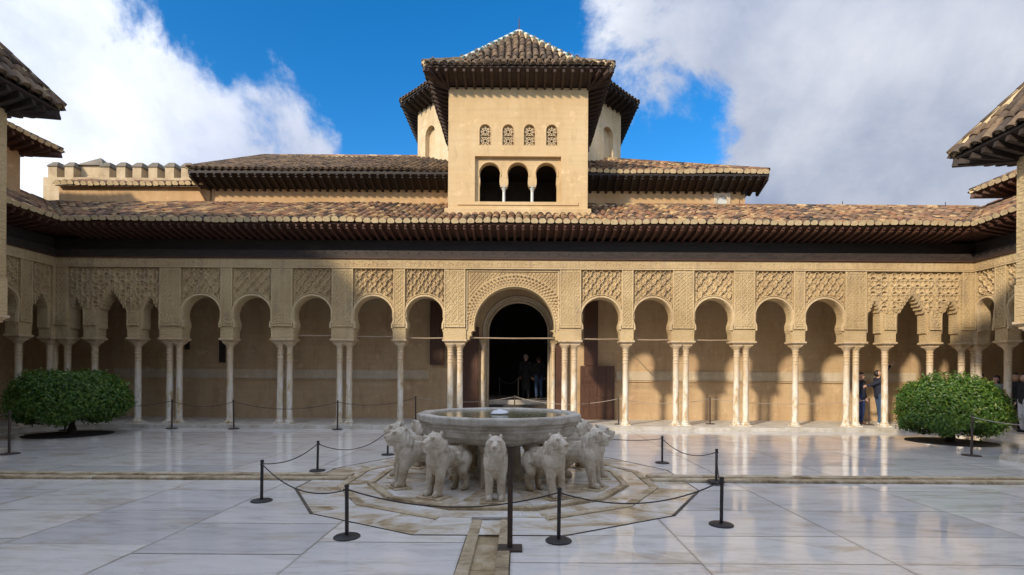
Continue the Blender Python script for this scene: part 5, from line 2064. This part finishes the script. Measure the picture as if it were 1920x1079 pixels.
def person(label, loc, rotz, J=None, top='cloth_black', legs='cloth_jeans', hair='hair_dark', shoe='cloth_black', scale=1.0, coat=False, longhair=False, look=(0, -1, 0), vox=.016):
    """figure facing -y; J overrides joint positions"""
    p = thing('person', label, 'person', loc, rotz)
    D = dict(pel=(0, 0, .95), chest=(0, 0, 1.26), neck=(0, .01, 1.46), head=(0, -.015, 1.615))
    for s, n in ((-1, 'r'), (1, 'l')):
        D.update({'sh' + n: (.175 * s, .01, 1.40), 'el' + n: (.225 * s, .03, 1.13), 'wr' + n: (.225 * s, -.06, .89),
                  'hip' + n: (.09 * s, 0, .93), 'kn' + n: (.10 * s, -.02, .50), 'an' + n: (.10 * s, .03, .09)})
    if J:
        D.update(J)
    D = {k: Vector(v) * scale for k, v in D.items()}
    S = scale
    hd = D['head']
    lk = Vector(look).normalized()
    side = lk.cross((hd - D['neck']).normalized()).normalized()
    upv = side.cross(lk).normalized()
    pr = [('c', D['pel'], D['chest'], .135 * S, .14 * S), ('c', D['chest'] + Vector((-.06, 0, 0)), D['chest'] + Vector((.06, 0, 0)), .12 * S, .12 * S),
          ('c', D['shr'], D['shl'], .065 * S, .065 * S), ('c', D['chest'], D['neck'], .10 * S, .06 * S),
          ('c', D['neck'], hd, .055 * S, .055 * S),
          ('c', hd + upv * .03 * S + lk * -.015, hd - upv * .045 * S + lk * .02, .092 * S, .068 * S),
          ('c', hd + lk * .085 * S - upv * .005, hd + lk * .103 * S - upv * .022, .012 * S, .016 * S),
          ('c', hd + lk * .06 * S - upv * .08 * S, hd + lk * .065 * S - upv * .085 * S, .03 * S, .03 * S)]
    ex = []
    for s in (-1, 1):
        pr.append(('c', hd + side * s * .082 * S - lk * .005, hd + side * s * .09 * S - upv * .03 * S, .02 * S, .014 * S))
    for n in 'rl':
        pr += [('c', D['sh' + n], D['el' + n], .052 * S, .042 * S), ('c', D['el' + n], D['wr' + n], .042 * S, .028 * S),
               ('c', D['hip' + n], D['kn' + n], .085 * S, .058 * S), ('c', D['kn' + n], D['an' + n], .056 * S, .038 * S)]
        hdv = (D['wr' + n] - D['el' + n]).normalized()
        sv = hdv.cross(Vector((.3, .9, .2))).normalized()
        palm = D['wr' + n] + hdv * .085 * S
        pr += [('c', D['wr' + n], palm - sv * .015, .027 * S, .024 * S), ('c', D['wr' + n], palm + sv * .015, .027 * S, .024 * S)]
        nv = hdv.cross(sv)
        for k, (o, L) in enumerate(((-.03, .055), (-.01, .068), (.01, .064), (.03, .05))):
            a = palm + sv * o * S
            b = a + (hdv * .6 + nv * .15).normalized() * L * .55 * S
            c = b + (hdv * .5 + nv * .5).normalized() * L * .5 * S
            ex += [('c', a, b, .0095 * S, .0088 * S), ('c', b, c, .0088 * S, .0075 * S)]
        a = D['wr' + n] + hdv * .03 * S - sv * .026 * S
        ex += [('c', a, a - sv * .03 * S + hdv * .045 * S + nv * .015, .011 * S, .009 * S)]
    inst('body', sculpt('body', pr, 'skin', vox, 3, ex), p)
    # clothes
    tp = [('c', D['pel'] + Vector((0, 0, .0)), D['chest'], .150 * S, .155 * S), ('c', D['chest'] + Vector((-.07, 0, 0)), D['chest'] + Vector((.07, 0, 0)), .132 * S, .132 * S),
          ('c', D['shr'], D['shl'], .083 * S, .083 * S), ('c', D['chest'], D['neck'] - Vector((0, 0, .03)), .13 * S, .078 * S)]
    for n in 'rl':
        wr = D['el' + n].lerp(D['wr' + n], .95)
        tp += [('c', D['sh' + n], D['el' + n], .075 * S, .058 * S), ('c', D['el' + n], wr, .058 * S, .045 * S)]
    if coat:
        tp += [('c', D['pel'], D['pel'] - Vector((0, 0, .45 * S)), .16 * S, .19 * S)]
    inst('jacket', sculpt('jacket', tp, top, vox, 3), p)
    lg = [('c', D['hipr'], D['hipl'], .115 * S, .115 * S)]
    sh = []
    for n in 'rl':
        lg += [('c', D['hip' + n], D['kn' + n], .105 * S, .076 * S), ('c', D['kn' + n], D['an' + n] + Vector((0, 0, .0)), .075 * S, .058 * S)]
        a = D['an' + n]
        f = Vector((0, -1, 0)) if not J or 'foot' not in J else Vector(J['foot'])
        sh += [('c', a - Vector((0, 0, .045 * S)), a + f * .13 * S - Vector((0, 0, .052 * S)), .046 * S, .036 * S), ('c', a - f * .04 * S - Vector((0, 0, .048 * S)), a, .042 * S, .045 * S)]
    inst('trousers', sculpt('trousers', lg, legs, vox, 3), p)
    inst('shoes', sculpt('shoes', sh, shoe, vox, 2), p)
    hr_ = [('c', hd + upv * .045 * S - lk * .035 * S, hd - upv * .0 * S - lk * .055 * S, .098 * S, .075 * S), ('c', hd + upv * .085 * S + lk * .03 * S, hd + upv * .08 * S - lk * .03 * S, .05 * S, .06 * S)]
    if longhair:
        hr_ += [('c', hd - lk * .06 * S, hd - upv * .2 * S - lk * .06 * S, .085 * S, .06 * S), ('c', hd - side * .07 * S - lk * .02, hd - side * .075 * S - upv * .16 * S - lk * .03, .04 * S, .035 * S), ('c', hd + side * .07 * S - lk * .02, hd + side * .075 * S - upv * .16 * S - lk * .03, .04 * S, .035 * S)]
    inst('hair', sculpt('hair', hr_, hair, vox, 2), p)
    for s in (-1, 1):
        c = hd + lk * .083 * S + side * s * .032 * S + upv * .012 * S
        MB().lathe([(.001, -.008), (.009, 0), (.001, .008)], 8, 0, 0).obj('eye', 'cloth_black', p).location = c
    return p


# the man leaning back and reaching up (faces +x)
person('man in dark navy jacket leaning back with one arm raised beside a column', (11.78, 16.62, .11), 0,
       J=dict(pel=(.0, 0, .97), chest=(-.06, -.01, 1.30), neck=(-.07, -.01, 1.50), head=(-.05, -.02, 1.66),
              shr=(-.09, -.17, 1.43), shl=(-.02, .15, 1.47), elr=(-.27, -.14, 1.34), wrr=(-.42, -.02, 1.27), ell=(.22, .12, 1.68), wrl=(.36, .04, 1.93),
              hipr=(0, -.09, .95), hipl=(0, .09, .95), knr=(-.02, -.10, .52), knl=(.06, .10, .52), anr=(-.08, -.10, .09), anl=(.10, .10, .09), foot=(.9, -.3, 0)),
       top='cloth_navy', legs='cloth_jeans', shoe='cloth_white', look=(.62, -.35, .70), vox=.014)
person('person in dark jacket and bright blue trousers half hidden behind paired columns', (11.27, 16.8, .11), R(30), top='cloth_navy', legs='cloth_blue', shoe='leather_brown', scale=.98)
person('grey haired person in long black coat walking into the dark doorway', (.27, 20.0, .74), R(176), top='cloth_black', legs='cloth_black', hair='hair_grey', coat=True, scale=1.0,
       J=dict(anr=(-.10, .10, .09), knr=(-.1, .0, .5), anl=(.1, -.08, .09)))
person('person in dark jacket and blue jeans walking into the doorway', (.78, 19.9, .74), R(184), top='cloth_black', legs='cloth_jeans', hair='hair_dark', shoe='leather_brown', scale=.96,
       J=dict(anr=(-.10, -.10, .09), anl=(.1, .12, .1), knl=(.1, -.01, .5)))
person('dark haired person in mustard top seen above the right tree', (13.72, 16.35, .11), R(-20), top='cloth_mustard', legs='cloth_grey', scale=.99)
person('dark haired person in black looking left, right of the corner columns', (14.58, 16.1, .11), R(-70), top='cloth_black', legs='cloth_black', scale=.97)
person('long haired woman in grey looking left beside the right wing column', (14.62, 15.6, .11), R(-75), top='cloth_grey', legs='cloth_jeans', longhair=True, scale=.93)
person('person in black standing right of the right wing column', (14.68, 15.05, .11), R(-30), top='cloth_black', legs='cloth_black', scale=.98)
person('person in white trousers at the right edge behind the pavilion post', (14.4, 14.5, .11), R(-100), top='cloth_black', legs='cloth_white', scale=.97)
